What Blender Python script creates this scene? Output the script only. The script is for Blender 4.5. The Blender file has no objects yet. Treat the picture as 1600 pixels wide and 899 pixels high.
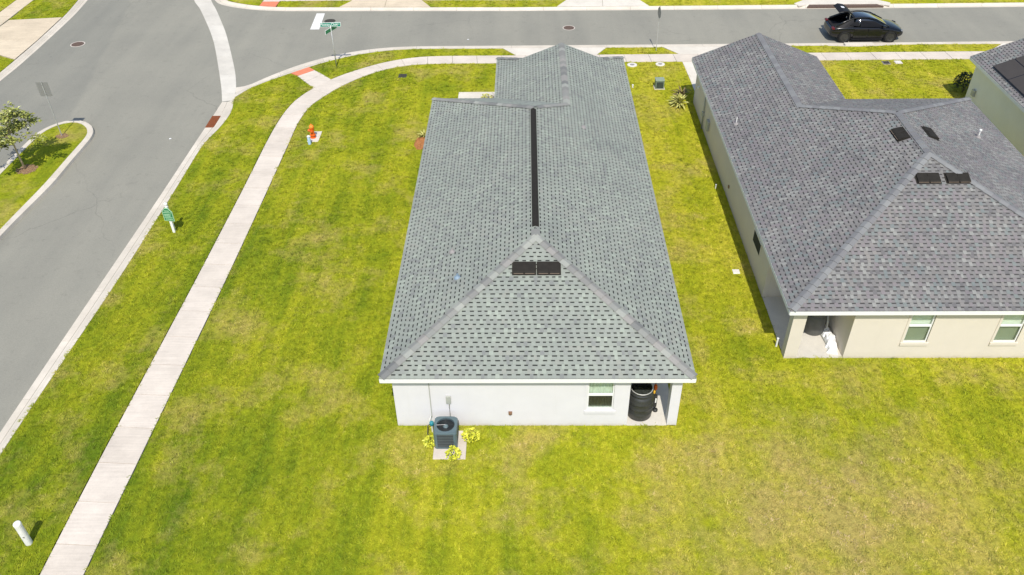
import bpy, bmesh, math, random
import numpy as np
from mathutils import Vector, Matrix

# ------------------------------------------------------------------ camera, light, exposure
scene = bpy.context.scene
COL = scene.collection
rad = math.radians

CAM_POS = Vector((4.3293, -19.0119, 21.1405))
PITCH, YAW, ROLL = 0.67385, -0.02134, -0.01631
fw = Vector((math.sin(YAW) * math.cos(PITCH), math.cos(YAW) * math.cos(PITCH), -math.sin(PITCH)))
rt = Vector((math.cos(YAW), -math.sin(YAW), 0))
up = rt.cross(fw)
r2 = rt * math.cos(ROLL) + up * math.sin(ROLL)
u2 = up * math.cos(ROLL) - rt * math.sin(ROLL)
camd = bpy.data.cameras.new("camera")
camd.sensor_width = 36.0
camd.lens = 36.0 * 1300.45 / 1600.0
camd.clip_start = 0.1
camd.clip_end = 3000
cam = bpy.data.objects.new("camera", camd)
COL.objects.link(cam)
cam.matrix_world = Matrix((( r2.x, u2.x, -fw.x, CAM_POS.x), (r2.y, u2.y, -fw.y, CAM_POS.y),
                           (r2.z, u2.z, -fw.z, CAM_POS.z), (0, 0, 0, 1)))
scene.camera = cam

SUN_EL, SHADOW_AZ = rad(54.0), rad(-2.0)
L = Vector((math.sin(SHADOW_AZ) * math.cos(SUN_EL), math.cos(SHADOW_AZ) * math.cos(SUN_EL), -math.sin(SUN_EL)))
sund = bpy.data.lights.new("sun", 'SUN')
sund.energy = 4.2
sund.angle = rad(0.5)
sund.color = (1.0, 0.955, 0.87)
sun = bpy.data.objects.new("sun", sund)
COL.objects.link(sun)
sun.rotation_euler = L.to_track_quat('-Z', 'Y').to_euler()
sun.location = (0, -20, 40)

world = bpy.data.worlds.new("World")
scene.world = world
world.use_nodes = True
wn = world.node_tree.nodes
sky = wn.new('ShaderNodeTexSky')
sky.sky_type = 'NISHITA'
sky.sun_disc = False
sky.sun_elevation = SUN_EL
sky.sun_rotation = rad(180.0) - SHADOW_AZ
bg = wn['Background']
bg.inputs['Strength'].default_value = 0.15
world.node_tree.links.new(sky.outputs[0], bg.inputs['Color'])

scene.view_settings.view_transform = 'Standard'
scene.view_settings.look = 'None'
scene.view_settings.exposure = 0.0
scene.view_settings.gamma = 1.0
scene.cycles.max_bounces = 6
scene.cycles.transparent_max_bounces = 8

RNG = random.Random(7)
NR = np.random.default_rng(11)


# ------------------------------------------------------------------ materials
def new_mat(name):
    m = bpy.data.materials.new(name)
    m.use_nodes = True
    nt = m.node_tree
    b = nt.nodes['Principled BSDF']
    return m, nt, b


def node(nt, t, **kw):
    n = nt.nodes.new(t)
    for k, v in kw.items():
        setattr(n, k, v)
    return n


def noise(nt, vec, scale, detail=4.0, rough=0.55, stretch=None):
    if stretch is not None:
        mp = node(nt, 'ShaderNodeMapping')
        mp.inputs['Scale'].default_value = stretch
        nt.links.new(vec, mp.inputs['Vector'])
        vec = mp.outputs[0]
    n = node(nt, 'ShaderNodeTexNoise')
    n.inputs['Scale'].default_value = scale
    n.inputs['Detail'].default_value = detail
    n.inputs['Roughness'].default_value = rough
    nt.links.new(vec, n.inputs['Vector'])
    return n.outputs['Fac']


def ramp(nt, fac, stops):
    r = node(nt, 'ShaderNodeValToRGB')
    el = r.color_ramp.elements
    while len(el) < len(stops):
        el.new(0.5)
    for e, (p, c) in zip(el, stops):
        e.position = p
        e.color = (c[0], c[1], c[2], 1) if hasattr(c, '__len__') else (c, c, c, 1)
    nt.links.new(fac, r.inputs['Fac'])
    return r.outputs['Color']


def mixc(nt, fac, a, b, mode='MIX'):
    m = node(nt, 'ShaderNodeMix', data_type='RGBA', blend_type=mode)
    for sock, val in ((m.inputs[0], fac), (m.inputs[6], a), (m.inputs[7], b)):
        if hasattr(val, 'is_linked') or isinstance(val, bpy.types.NodeSocket):
            nt.links.new(val, sock)
        elif hasattr(val, '__len__'):
            sock.default_value = (*val[:3], 1)
        else:
            sock.default_value = val
    return m.outputs[2]


def math_(nt, op, a, b=0.0):
    m = node(nt, 'ShaderNodeMath', operation=op)
    for s, v in ((m.inputs[0], a), (m.inputs[1], b)):
        if isinstance(v, bpy.types.NodeSocket):
            nt.links.new(v, s)
        else:
            s.default_value = v
    return m.outputs[0]


def position(nt):
    return node(nt, 'ShaderNodeNewGeometry').outputs['Position']


def bump(nt, b, height, strength, dist):
    n = node(nt, 'ShaderNodeBump')
    n.inputs['Strength'].default_value = strength
    n.inputs['Distance'].default_value = dist
    nt.links.new(height, n.inputs['Height'])
    nt.links.new(n.outputs[0], b.inputs['Normal'])


def mat(name, col, rough=0.6, var=0.12, scale=6.0, metal=0.0, bump_s=0.0, bump_scale=80.0, spec=0.4, coat=0.0):
    """plain material with a little uneven tone"""
    m, nt, b = new_mat(name)
    p = position(nt)
    f = noise(nt, p, scale, 5)
    c = ramp(nt, f, [(0.25, [x * (1 - var) for x in col]), (0.75, [min(1, x * (1 + var)) for x in col])])
    nt.links.new(c, b.inputs['Base Color'])
    b.inputs['Roughness'].default_value = rough
    b.inputs['Metallic'].default_value = metal
    b.inputs['Specular IOR Level'].default_value = spec
    b.inputs['Coat Weight'].default_value = coat
    if bump_s:
        bump(nt, b, noise(nt, p, bump_scale, 3), bump_s, 0.01)
    return m


def lawn_colour(nt, p):
    big = noise(nt, p, 0.16, 4, 0.55)
    med = noise(nt, p, 0.75, 5, 0.65)
    fine = noise(nt, p, 5.5, 5, 0.75)
    streak = noise(nt, p, 1.0, 4, 0.6, (1.25, 0.085, 1.0))
    brown = noise(nt, p, 0.33, 5, 0.68)
    sx = node(nt, 'ShaderNodeSeparateXYZ')
    nt.links.new(p, sx.inputs[0])
    k = math_(nt, 'ADD', math_(nt, 'MULTIPLY', big, 0.42), math_(nt, 'MULTIPLY', med, 0.36))
    k = math_(nt, 'ADD', k, math_(nt, 'MULTIPLY', streak, 0.50))
    # kerb-side strip (west of the pavement) grows a deeper green than the yard
    west = node(nt, 'ShaderNodeMapRange')
    west.inputs['From Min'].default_value = -8.0
    west.inputs['From Max'].default_value = 11.0
    west.inputs['To Min'].default_value = -0.085
    west.inputs['To Max'].default_value = 0.055
    nt.links.new(sx.outputs[0], west.inputs['Value'])
    k = math_(nt, 'ADD', k, west.outputs[0])
    back = node(nt, 'ShaderNodeMapRange')
    back.inputs['From Min'].default_value = -7.0
    back.inputs['From Max'].default_value = 16.0
    back.inputs['To Min'].default_value = -0.10
    back.inputs['To Max'].default_value = -0.035
    nt.links.new(sx.outputs[1], back.inputs['Value'])
    k = math_(nt, 'ADD', k, back.outputs[0])
    c = ramp(nt, k, [(0.34, (0.128, 0.195, 0.010)), (0.48, (0.238, 0.280, 0.012)), (0.62, (0.360, 0.368, 0.017)), (0.80, (0.510, 0.452, 0.046))])
    bf = ramp(nt, brown, [(0.50, 0.0), (0.69, 0.68)])
    c = mixc(nt, bf, c, (0.45, 0.345, 0.11))
    # worn, straw coloured area in the back lawn behind the beige house
    dx = math_(nt, 'MULTIPLY', math_(nt, 'SUBTRACT', sx.outputs[0], 13.6), 0.17)
    dy = math_(nt, 'MULTIPLY', math_(nt, 'ADD', sx.outputs[1], 3.4), 0.24)
    r = math_(nt, 'SQRT', math_(nt, 'ADD', math_(nt, 'MULTIPLY', dx, dx), math_(nt, 'MULTIPLY', dy, dy)))
    wr = math_(nt, 'ADD', r, math_(nt, 'MULTIPLY', math_(nt, 'SUBTRACT', med, 0.5), 2.2))
    worn = ramp(nt, wr, [(0.15, 0.72), (1.05, 0.0)])
    c = mixc(nt, worn, c, (0.50, 0.375, 0.125))
    ff = ramp(nt, fine, [(0.28, 0.68), (0.5, 1.0), (0.72, 1.30)])
    c = mixc(nt, 1.0, c, ff, 'MULTIPLY')
    # turf was laid in rolls that run away from the camera: thin darker seams, patchily visible
    wob = math_(nt, 'MULTIPLY', math_(nt, 'SUBTRACT', med, 0.5), 0.5)
    fx = math_(nt, 'FRACT', math_(nt, 'ADD', math_(nt, 'MULTIPLY', sx.outputs[0], 0.82), wob))
    seam = ramp(nt, math_(nt, 'ABSOLUTE', math_(nt, 'SUBTRACT', fx, 0.5)), [(0.0, 1.0), (0.055, 0.0)])
    vis = ramp(nt, big, [(0.48, 0.0), (0.60, 0.20)])
    c = mixc(nt, math_(nt, 'MULTIPLY', seam, vis), c, (0.10, 0.115, 0.012))
    return c, fine


def make_lawn_mat():
    m, nt, b = new_mat("lawn_grass")
    p = position(nt)
    c, fine = lawn_colour(nt, p)
    nt.links.new(c, b.inputs['Base Color'])
    b.inputs['Roughness'].default_value = 0.9
    b.inputs['Specular IOR Level'].default_value = 0.1
    bump(nt, b, noise(nt, p, 18, 4, 0.8), 0.8, 0.05)
    return m


def make_blade_mat():
    m, nt, b = new_mat("grass_blade")
    p = position(nt)
    c, fine = lawn_colour(nt, p)
    oi = node(nt, 'ShaderNodeObjectInfo')
    v = ramp(nt, oi.outputs['Random'], [(0.0, (0.62, 0.70, 0.6)), (0.22, (0.92, 0.97, 0.95)), (0.6, (1.03, 1.03, 1.0)), (0.9, (1.13, 1.10, 1.2)), (1.0, (1.32, 1.20, 2.4))])
    c = mixc(nt, 1.0, c, v, 'MULTIPLY')
    nt.links.new(c, b.inputs['Base Color'])
    b.inputs['Roughness'].default_value = 0.75
    b.inputs['Specular IOR Level'].default_value = 0.15
    return m


def make_asphalt():
    m, nt, b = new_mat("asphalt")
    p = position(nt)
    wide = noise(nt, p, 0.22, 4, 0.6)
    lane = noise(nt, p, 0.6, 4, 0.6, (1.0, 0.07, 1.0))
    grain = noise(nt, p, 30, 3, 0.8)
    spots = noise(nt, p, 2.3, 5, 0.75)
    k = math_(nt, 'ADD', math_(nt, 'MULTIPLY', wide, 0.5), math_(nt, 'MULTIPLY', lane, 0.5))
    c = ramp(nt, k, [(0.36, (0.252, 0.244, 0.208)), (0.5, (0.278, 0.268, 0.226)), (0.66, (0.306, 0.293, 0.245))])
    g = ramp(nt, grain, [(0.25, 0.84), (0.75, 1.15)])
    c = mixc(nt, 1.0, c, g, 'MULTIPLY')
    st = ramp(nt, spots, [(0.30, 0.86), (0.42, 1.0)])
    c = mixc(nt, 1.0, c, st, 'MULTIPLY')
    # the two paving passes of the wide street meet in a wandering seam
    sx = node(nt, 'ShaderNodeSeparateXYZ')
    nt.links.new(p, sx.inputs[0])
    s = math_(nt, 'ADD', sx.outputs[0], math_(nt, 'MULTIPLY', sx.outputs[1], 0.19))
    s = math_(nt, 'ADD', s, math_(nt, 'MULTIPLY', wide, 0.6))
    sm = ramp(nt, math_(nt, 'MULTIPLY', math_(nt, 'ADD', s, 16.7), 1.6), [(0.3, (0.93, 0.935, 0.935)), (0.7, (1.03, 1.025, 1.01))])
    c = mixc(nt, 1.0, c, sm, 'MULTIPLY')
    vo = node(nt, 'ShaderNodeTexVoronoi', feature='DISTANCE_TO_EDGE')
    vo.inputs['Scale'].default_value = 0.16
    wv = node(nt, 'ShaderNodeVectorMath', operation='ADD')
    nz = node(nt, 'ShaderNodeTexNoise'); nz.inputs['Scale'].default_value = 0.9; nz.inputs['Detail'].default_value = 6
    nt.links.new(p, nz.inputs['Vector'])
    nt.links.new(p, wv.inputs[0]); nt.links.new(nz.outputs['Color'], wv.inputs[1])
    nt.links.new(wv.outputs[0], vo.inputs['Vector'])
    crack = ramp(nt, vo.outputs['Distance'], [(0.0, 1.0), (0.0045, 0.0)])
    cm = ramp(nt, noise(nt, p, 0.13, 3), [(0.5, 0.0), (0.62, 0.45)])
    c = mixc(nt, math_(nt, 'MULTIPLY', crack, cm), c, (0.12, 0.115, 0.10))
    oil = ramp(nt, noise(nt, p, 0.55, 6, 0.7, (1.0, 0.5, 1.0)), [(0.64, 0.0), (0.78, 0.30)])
    c = mixc(nt, oil, c, (0.15, 0.143, 0.128))
    dust = ramp(nt, noise(nt, p, 0.9, 6, 0.75), [(0.62, 0.0), (0.8, 0.25)])
    c = mixc(nt, dust, c, (0.42, 0.38, 0.32))
    nt.links.new(c, b.inputs['Base Color'])
    b.inputs['Roughness'].default_value = 0.88
    b.inputs['Specular IOR Level'].default_value = 0.25
    bump(nt, b, grain, 0.35, 0.01)
    return m


def make_concrete(name, col, brush=None, stain=0.22):
    m, nt, b = new_mat(name)
    p = position(nt)
    wide = noise(nt, p, 0.8, 5, 0.65)
    fine = noise(nt, p, 22, 4, 0.7)
    dirt = noise(nt, p, 2.4, 6, 0.75)
    c = ramp(nt, wide, [(0.28, [x * 0.86 for x in col]), (0.72, [min(1, x * 1.10) for x in col])])
    g = ramp(nt, fine, [(0.25, 0.93), (0.75, 1.06)])
    c = mixc(nt, 1.0, c, g, 'MULTIPLY')
    if brush:
        br = noise(nt, p, 1.0, 3, 0.7, brush)
        c = mixc(nt, 1.0, c, ramp(nt, br, [(0.3, 0.91), (0.7, 1.05)]), 'MULTIPLY')
    d = ramp(nt, dirt, [(0.56, 0.0), (0.80, stain)])
    c = mixc(nt, d, c, (0.30, 0.24, 0.17))
    oi = node(nt, 'ShaderNodeObjectInfo')
    c = mixc(nt, 1.0, c, ramp(nt, oi.outputs['Random'], [(0.0, (0.945, 0.94, 0.93)), (1.0, (1.03, 1.03, 1.03))]), 'MULTIPLY')
    nt.links.new(c, b.inputs['Base Color'])
    b.inputs['Roughness'].default_value = 0.85
    b.inputs['Specular IOR Level'].default_value = 0.25
    bump(nt, b, fine, 0.25, 0.006)
    return m


def make_shingle():
    m, nt, b = new_mat("asphalt_shingle")
    p = position(nt)
    at = node(nt, 'ShaderNodeAttribute', attribute_name="tint")
    gran = noise(nt, p, 55, 3, 0.8)
    wide = noise(nt, p, 0.5, 5, 0.65)
    c = mixc(nt, 1.0, at.outputs['Color'], ramp(nt, gran, [(0.25, 0.82), (0.75, 1.17)]), 'MULTIPLY')
    c = mixc(nt, 1.0, c, ramp(nt, wide, [(0.28, (0.88, 0.885, 0.895)), (0.72, (1.08, 1.07, 1.055))]), 'MULTIPLY')
    nt.links.new(c, b.inputs['Base Color'])
    b.inputs['Roughness'].default_value = 0.85
    b.inputs['Specular IOR Level'].default_value = 0.3
    bump(nt, b, gran, 0.4, 0.006)
    return m


def make_glass(name, tint, refl=0.25):
    m = bpy.data.materials.new(name)
    m.use_nodes = True
    nt = m.node_tree
    nt.nodes.remove(nt.nodes['Principled BSDF'])
    out = nt.nodes['Material Output']
    tr = node(nt, 'ShaderNodeBsdfTransparent')
    tr.inputs[0].default_value = (*tint, 1)
    gl = node(nt, 'ShaderNodeBsdfGlossy')
    gl.inputs['Roughness'].default_value = 0.03
    mx = node(nt, 'ShaderNodeMixShader')
    mx.inputs[0].default_value = refl
    nt.links.new(tr.outputs[0], mx.inputs[1])
    nt.links.new(gl.outputs[0], mx.inputs[2])
    nt.links.new(mx.outputs[0], out.inputs[0])
    return m


def make_leaf(name, c0, c1, rough=0.5):
    m, nt, b = new_mat(name)
    p = position(nt)
    wn_ = node(nt, 'ShaderNodeTexWhiteNoise')
    sn = node(nt, 'ShaderNodeVectorMath', operation='SNAP')
    sn.inputs[1].default_value = (0.09, 0.09, 0.09)
    nt.links.new(p, sn.inputs[0])
    nt.links.new(sn.outputs[0], wn_.inputs['Vector'])
    c = ramp(nt, wn_.outputs['Value'], [(0.0, c0), (1.0, c1)])
    nt.links.new(c, b.inputs['Base Color'])
    b.inputs['Roughness'].default_value = rough
    return m


def make_render(name, col):
    m, nt, b = new_mat(name)
    p = position(nt)
    sx = node(nt, 'ShaderNodeSeparateXYZ')
    nt.links.new(p, sx.inputs[0])
    f = noise(nt, p, 1.1, 5, 0.65)
    c = ramp(nt, f, [(0.3, [x * 0.965 for x in col]), (0.7, [min(1, x * 1.025) for x in col])])
    g = noise(nt, p, 45, 3, 0.7)
    c = mixc(nt, 1.0, c, ramp(nt, g, [(0.25, 0.965), (0.75, 1.025)]), 'MULTIPLY')
    h = math_(nt, 'ADD', sx.outputs[2], math_(nt, 'MULTIPLY', noise(nt, p, 3.5, 5, 0.7), 0.28))
    d = ramp(nt, h, [(0.10, 0.60), (0.26, 0.12), (0.46, 0.0)])
    c = mixc(nt, d, c, (0.42, 0.35, 0.22))
    run = ramp(nt, noise(nt, p, 1.0, 4, 0.7, (3.5, 3.5, 0.25)), [(0.58, 0.0), (0.80, 0.10)])
    c = mixc(nt, run, c, (0.45, 0.43, 0.38))
    nt.links.new(c, b.inputs['Base Color'])
    b.inputs['Roughness'].default_value = 0.92
    b.inputs['Specular IOR Level'].default_value = 0.2
    bump(nt, b, g, 0.4, 0.008)
    return m


M = {}
M['lawn'] = make_lawn_mat()
M['blade'] = make_blade_mat()
M['asphalt'] = make_asphalt()
M['walk'] = make_concrete("pavement_concrete", (0.70, 0.62, 0.53), (0.6, 14.0, 1.0), 0.16)
M['kerb'] = make_concrete("kerb_concrete", (0.67, 0.605, 0.51), None, 0.3)
M['gutter'] = make_concrete("gutter_concrete", (0.66, 0.62, 0.545), None, 0.2)
M['drive'] = make_concrete("driveway_concrete", (0.70, 0.585, 0.43), (0.5, 5.0, 1.0), 0.25)
M['drive_white'] = make_concrete("pale_concrete", (0.72, 0.665, 0.575), None, 0.12)
M['slab'] = make_concrete("porch_concrete", (0.66, 0.62, 0.55), None, 0.1)
M['pad'] = make_concrete("pad_concrete", (0.62, 0.55, 0.48), None, 0.25)
M['soil'] = mat("soil", (0.13, 0.095, 0.045), 0.95, 0.35, 3.0, bump_s=0.5, bump_scale=20)
M['mulch'] = mat("brown_mulch", (0.29, 0.185, 0.10), 0.95, 0.5, 16.0, bump_s=0.9, bump_scale=30)
M['redmulch'] = mat("red_mulch", (0.40, 0.17, 0.06), 0.95, 0.4, 14.0, bump_s=0.9, bump_scale=30)
M['shingle'] = make_shingle()
M['wall_white'] = make_render("white_render", (0.715, 0.70, 0.725))
M['wall_beige'] = make_render("beige_render", (0.70, 0.635, 0.545))
M['wall_green'] = make_render("pale_green_render", (0.80, 0.79, 0.70))
M['trim'] = mat("white_trim", (0.83, 0.83, 0.82), 0.5, 0.02, 3.0)
M['black'] = mat("black_plastic", (0.028, 0.028, 0.027), 0.5, 0.25, 8.0)
M['vent'] = mat("dark_bronze_metal", (0.026, 0.023, 0.019), 0.8, 0.2, 6.0, spec=0.2)
M['vent_lip'] = mat("vent_lip_metal", (0.20, 0.15, 0.11), 0.7, 0.15, 6.0)
M['barrel'] = mat("black_barrel_plastic", (0.035, 0.036, 0.033), 0.42, 0.2, 4.0, spec=0.5)
M['grey_metal'] = mat("galvanised_metal", (0.50, 0.50, 0.48), 0.45, 0.15, 10.0, metal=0.4)
M['sign_back'] = mat("aluminium_sheet", (0.235, 0.232, 0.215), 0.6, 0.06, 6.0, metal=0.1)
M['slate'] = mat("slate_green_enamel", (0.105, 0.150, 0.168), 0.42, 0.08, 5.0)
M['slate_dark'] = mat("dark_slate_enamel", (0.020, 0.024, 0.027), 0.5, 0.1, 5.0)
M['louvre'] = mat("louvre_enamel", (0.085, 0.10, 0.105), 0.5, 0.08, 5.0)
M['fan'] = mat("fan_blade_metal", (0.20, 0.27, 0.29), 0.4, 0.1, 5.0, metal=0.2)
M['fan_bright'] = mat("fan_glint_and_lead", (0.62, 0.58, 0.56), 0.35, 0.1, 5.0, metal=0.3)  # pale pinkish reflection put into the colour; also used on the motor lead
M['teal'] = mat("teal_valve_plastic", (0.03, 0.24, 0.30), 0.45, 0.1, 9.0)
M['orange'] = mat("orange_enamel", (0.72, 0.13, 0.012), 0.45, 0.12, 9.0)
M['yellow_orange'] = mat("faded_orange_enamel", (0.85, 0.27, 0.03), 0.45, 0.15, 9.0)
M['paleblue'] = mat("pale_blue_paint", (0.42, 0.60, 0.80), 0.5, 0.1, 9.0)
M['tactile'] = mat("salmon_tactile_mat", (0.72, 0.235, 0.13), 0.8, 0.12, 5.0)
M['rust'] = mat("rusty_iron", (0.22, 0.065, 0.022), 0.8, 0.25, 9.0, bump_s=0.3)
M['manhole'] = mat("brown_iron", (0.125, 0.082, 0.062), 0.8, 0.25, 9.0, bump_s=0.3)
M['dark_iron'] = mat("dark_iron", (0.05, 0.045, 0.036), 0.8, 0.25, 9.0, bump_s=0.3)
M['paint_white'] = mat("road_paint", (0.78, 0.76, 0.72), 0.7, 0.1, 5.0)
M['sign_green'] = mat("street_sign_green", (0.0, 0.235, 0.16), 0.4, 0.05, 5.0)
M['board_green'] = mat("notice_board_green", (0.03, 0.20, 0.085), 0.5, 0.1, 8.0)
M['sign_white'] = mat("sign_lettering_white", (0.85, 0.88, 0.86), 0.5, 0.02, 5.0)
M['board_line'] = mat("board_pale_green", (0.42, 0.66, 0.42), 0.5, 0.05, 5.0)
M['post_white'] = mat("white_vinyl", (0.84, 0.84, 0.82), 0.4, 0.04, 7.0)
M['pvc'] = mat("weathered_white_pvc", (0.80, 0.79, 0.75), 0.5, 0.08, 9.0)
M['car'] = mat("black_car_paint", (0.004, 0.0045, 0.006), 0.22, 0.05, 5.0, spec=0.45, coat=0.35)
M['sideglass'] = mat("black_side_glass", (0.003, 0.003, 0.004), 0.3, 0.05, 5.0, spec=0.22)
M['car_trim'] = mat("satin_black_trim", (0.011, 0.011, 0.013), 0.6, 0.1, 5.0, spec=0.25)
M['tyre'] = mat("tyre_rubber", (0.018, 0.018, 0.017), 0.85, 0.15, 9.0)
M['rim'] = mat("dark_alloy", (0.085, 0.085, 0.08), 0.4, 0.1, 9.0, metal=0.7)
M['cargo'] = mat("black_carpet", (0.010, 0.009, 0.011), 0.95, 0.2, 9.0)
M['tail'] = mat("red_lamp_plastic", (0.12, 0.006, 0.008), 0.3, 0.1, 9.0)
M['lampglass'] = mat("clear_lamp_plastic", (0.20, 0.21, 0.23), 0.25, 0.05, 9.0)
M['plate'] = mat("white_plate", (0.78, 0.78, 0.78), 0.5, 0.04, 9.0)
M['carglass'] = mat("tinted_car_glass", (0.010, 0.014, 0.020), 0.06, 0.05, 3.0, spec=0.9, coat=1.0)
M['solar'] = mat("solar_cell_brown", (0.066, 0.057, 0.050), 0.55, 0.08, 3.0, spec=0.3)
M['solar_frame'] = mat("black_anodised_frame", (0.022, 0.024, 0.032), 0.35, 0.1, 6.0)
M['glass'] = make_glass("window_glass", (0.972, 0.99, 0.975), 0.07)
M['screen'] = make_glass("insect_screen", (0.30, 0.275, 0.25), 0.02)
M['screen_light'] = make_glass("fine_insect_screen", (0.64, 0.655, 0.60), 0.02)
M['curtain'] = mat("pale_green_curtain", (0.62, 0.70, 0.60), 0.9, 0.08, 9.0)
M['curtain_dark'] = mat("brown_curtain", (0.24, 0.215, 0.16), 0.9, 0.15, 9.0)
M['blind'] = mat("pale_roller_blind", (0.70, 0.76, 0.66), 0.85, 0.03, 3.0)
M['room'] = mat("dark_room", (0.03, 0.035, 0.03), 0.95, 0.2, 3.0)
M['shrub_yellow'] = make_leaf("yellow_shrub_leaf", (0.30, 0.35, 0.018), (0.80, 0.77, 0.07))
M['tree_leaf'] = make_leaf("tree_leaf", (0.16, 0.205, 0.03), (0.44, 0.44, 0.12), 0.4)
M['yucca'] = make_leaf("pale_strap_leaf", (0.34, 0.35, 0.08), (0.72, 0.68, 0.24))
M['brownleaf'] = make_leaf("brown_strap_leaf", (0.10, 0.075, 0.035), (0.26, 0.20, 0.08))
M['darkleaf'] = make_leaf("dark_shrub_leaf", (0.028, 0.045, 0.010), (0.075, 0.10, 0.02))
M['bark'] = mat("pale_bark", (0.42, 0.34, 0.22), 0.9, 0.25, 12.0, bump_s=0.6)
M['stem'] = mat("green_stem", (0.16, 0.14, 0.05), 0.9, 0.2, 9.0)
M['box_green'] = mat("utility_box_green", (0.17, 0.22, 0.17), 0.6, 0.12, 7.0)
M['box_lid'] = mat("utility_box_lid", (0.27, 0.33, 0.25), 0.6, 0.1, 7.0)
M['box_dark'] = mat("utility_box_dark", (0.045, 0.06, 0.05), 0.6, 0.2, 7.0)
M['box_grey'] = mat("meter_box_grey", (0.40, 0.41, 0.37), 0.5, 0.1, 7.0)
M['lid_white'] = mat("lid_ring_concrete", (0.72, 0.68, 0.62), 0.8, 0.1, 8.0)
M['lid_grey'] = mat("lid_grey", (0.30, 0.28, 0.27), 0.8, 0.2, 8.0)
M['vinyl_grey'] = mat("grey_grill_cover", (0.10, 0.10, 0.093), 0.55, 0.2, 5.0)
M['lidlight'] = mat("grill_handle_steel", (0.42, 0.42, 0.38), 0.4, 0.1, 5.0)
M['cloth'] = mat("white_tarpaulin", (0.84, 0.84, 0.84), 0.7, 0.05, 7.0)
M['amber'] = mat("yellow_plastic", (0.75, 0.42, 0.03), 0.4, 0.1, 7.0)
M['red'] = mat("dark_red_plastic", (0.16, 0.02, 0.015), 0.4, 0.1, 7.0)
M['lilac'] = mat("grey_lilac_plastic", (0.27, 0.26, 0.32), 0.4, 0.1, 7.0)
M['boot'] = mat("blue_flashing", (0.22, 0.30, 0.38), 0.5, 0.15, 7.0)
M['copper'] = mat("brown_valve_metal", (0.22, 0.12, 0.07), 0.5, 0.2, 7.0)


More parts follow.
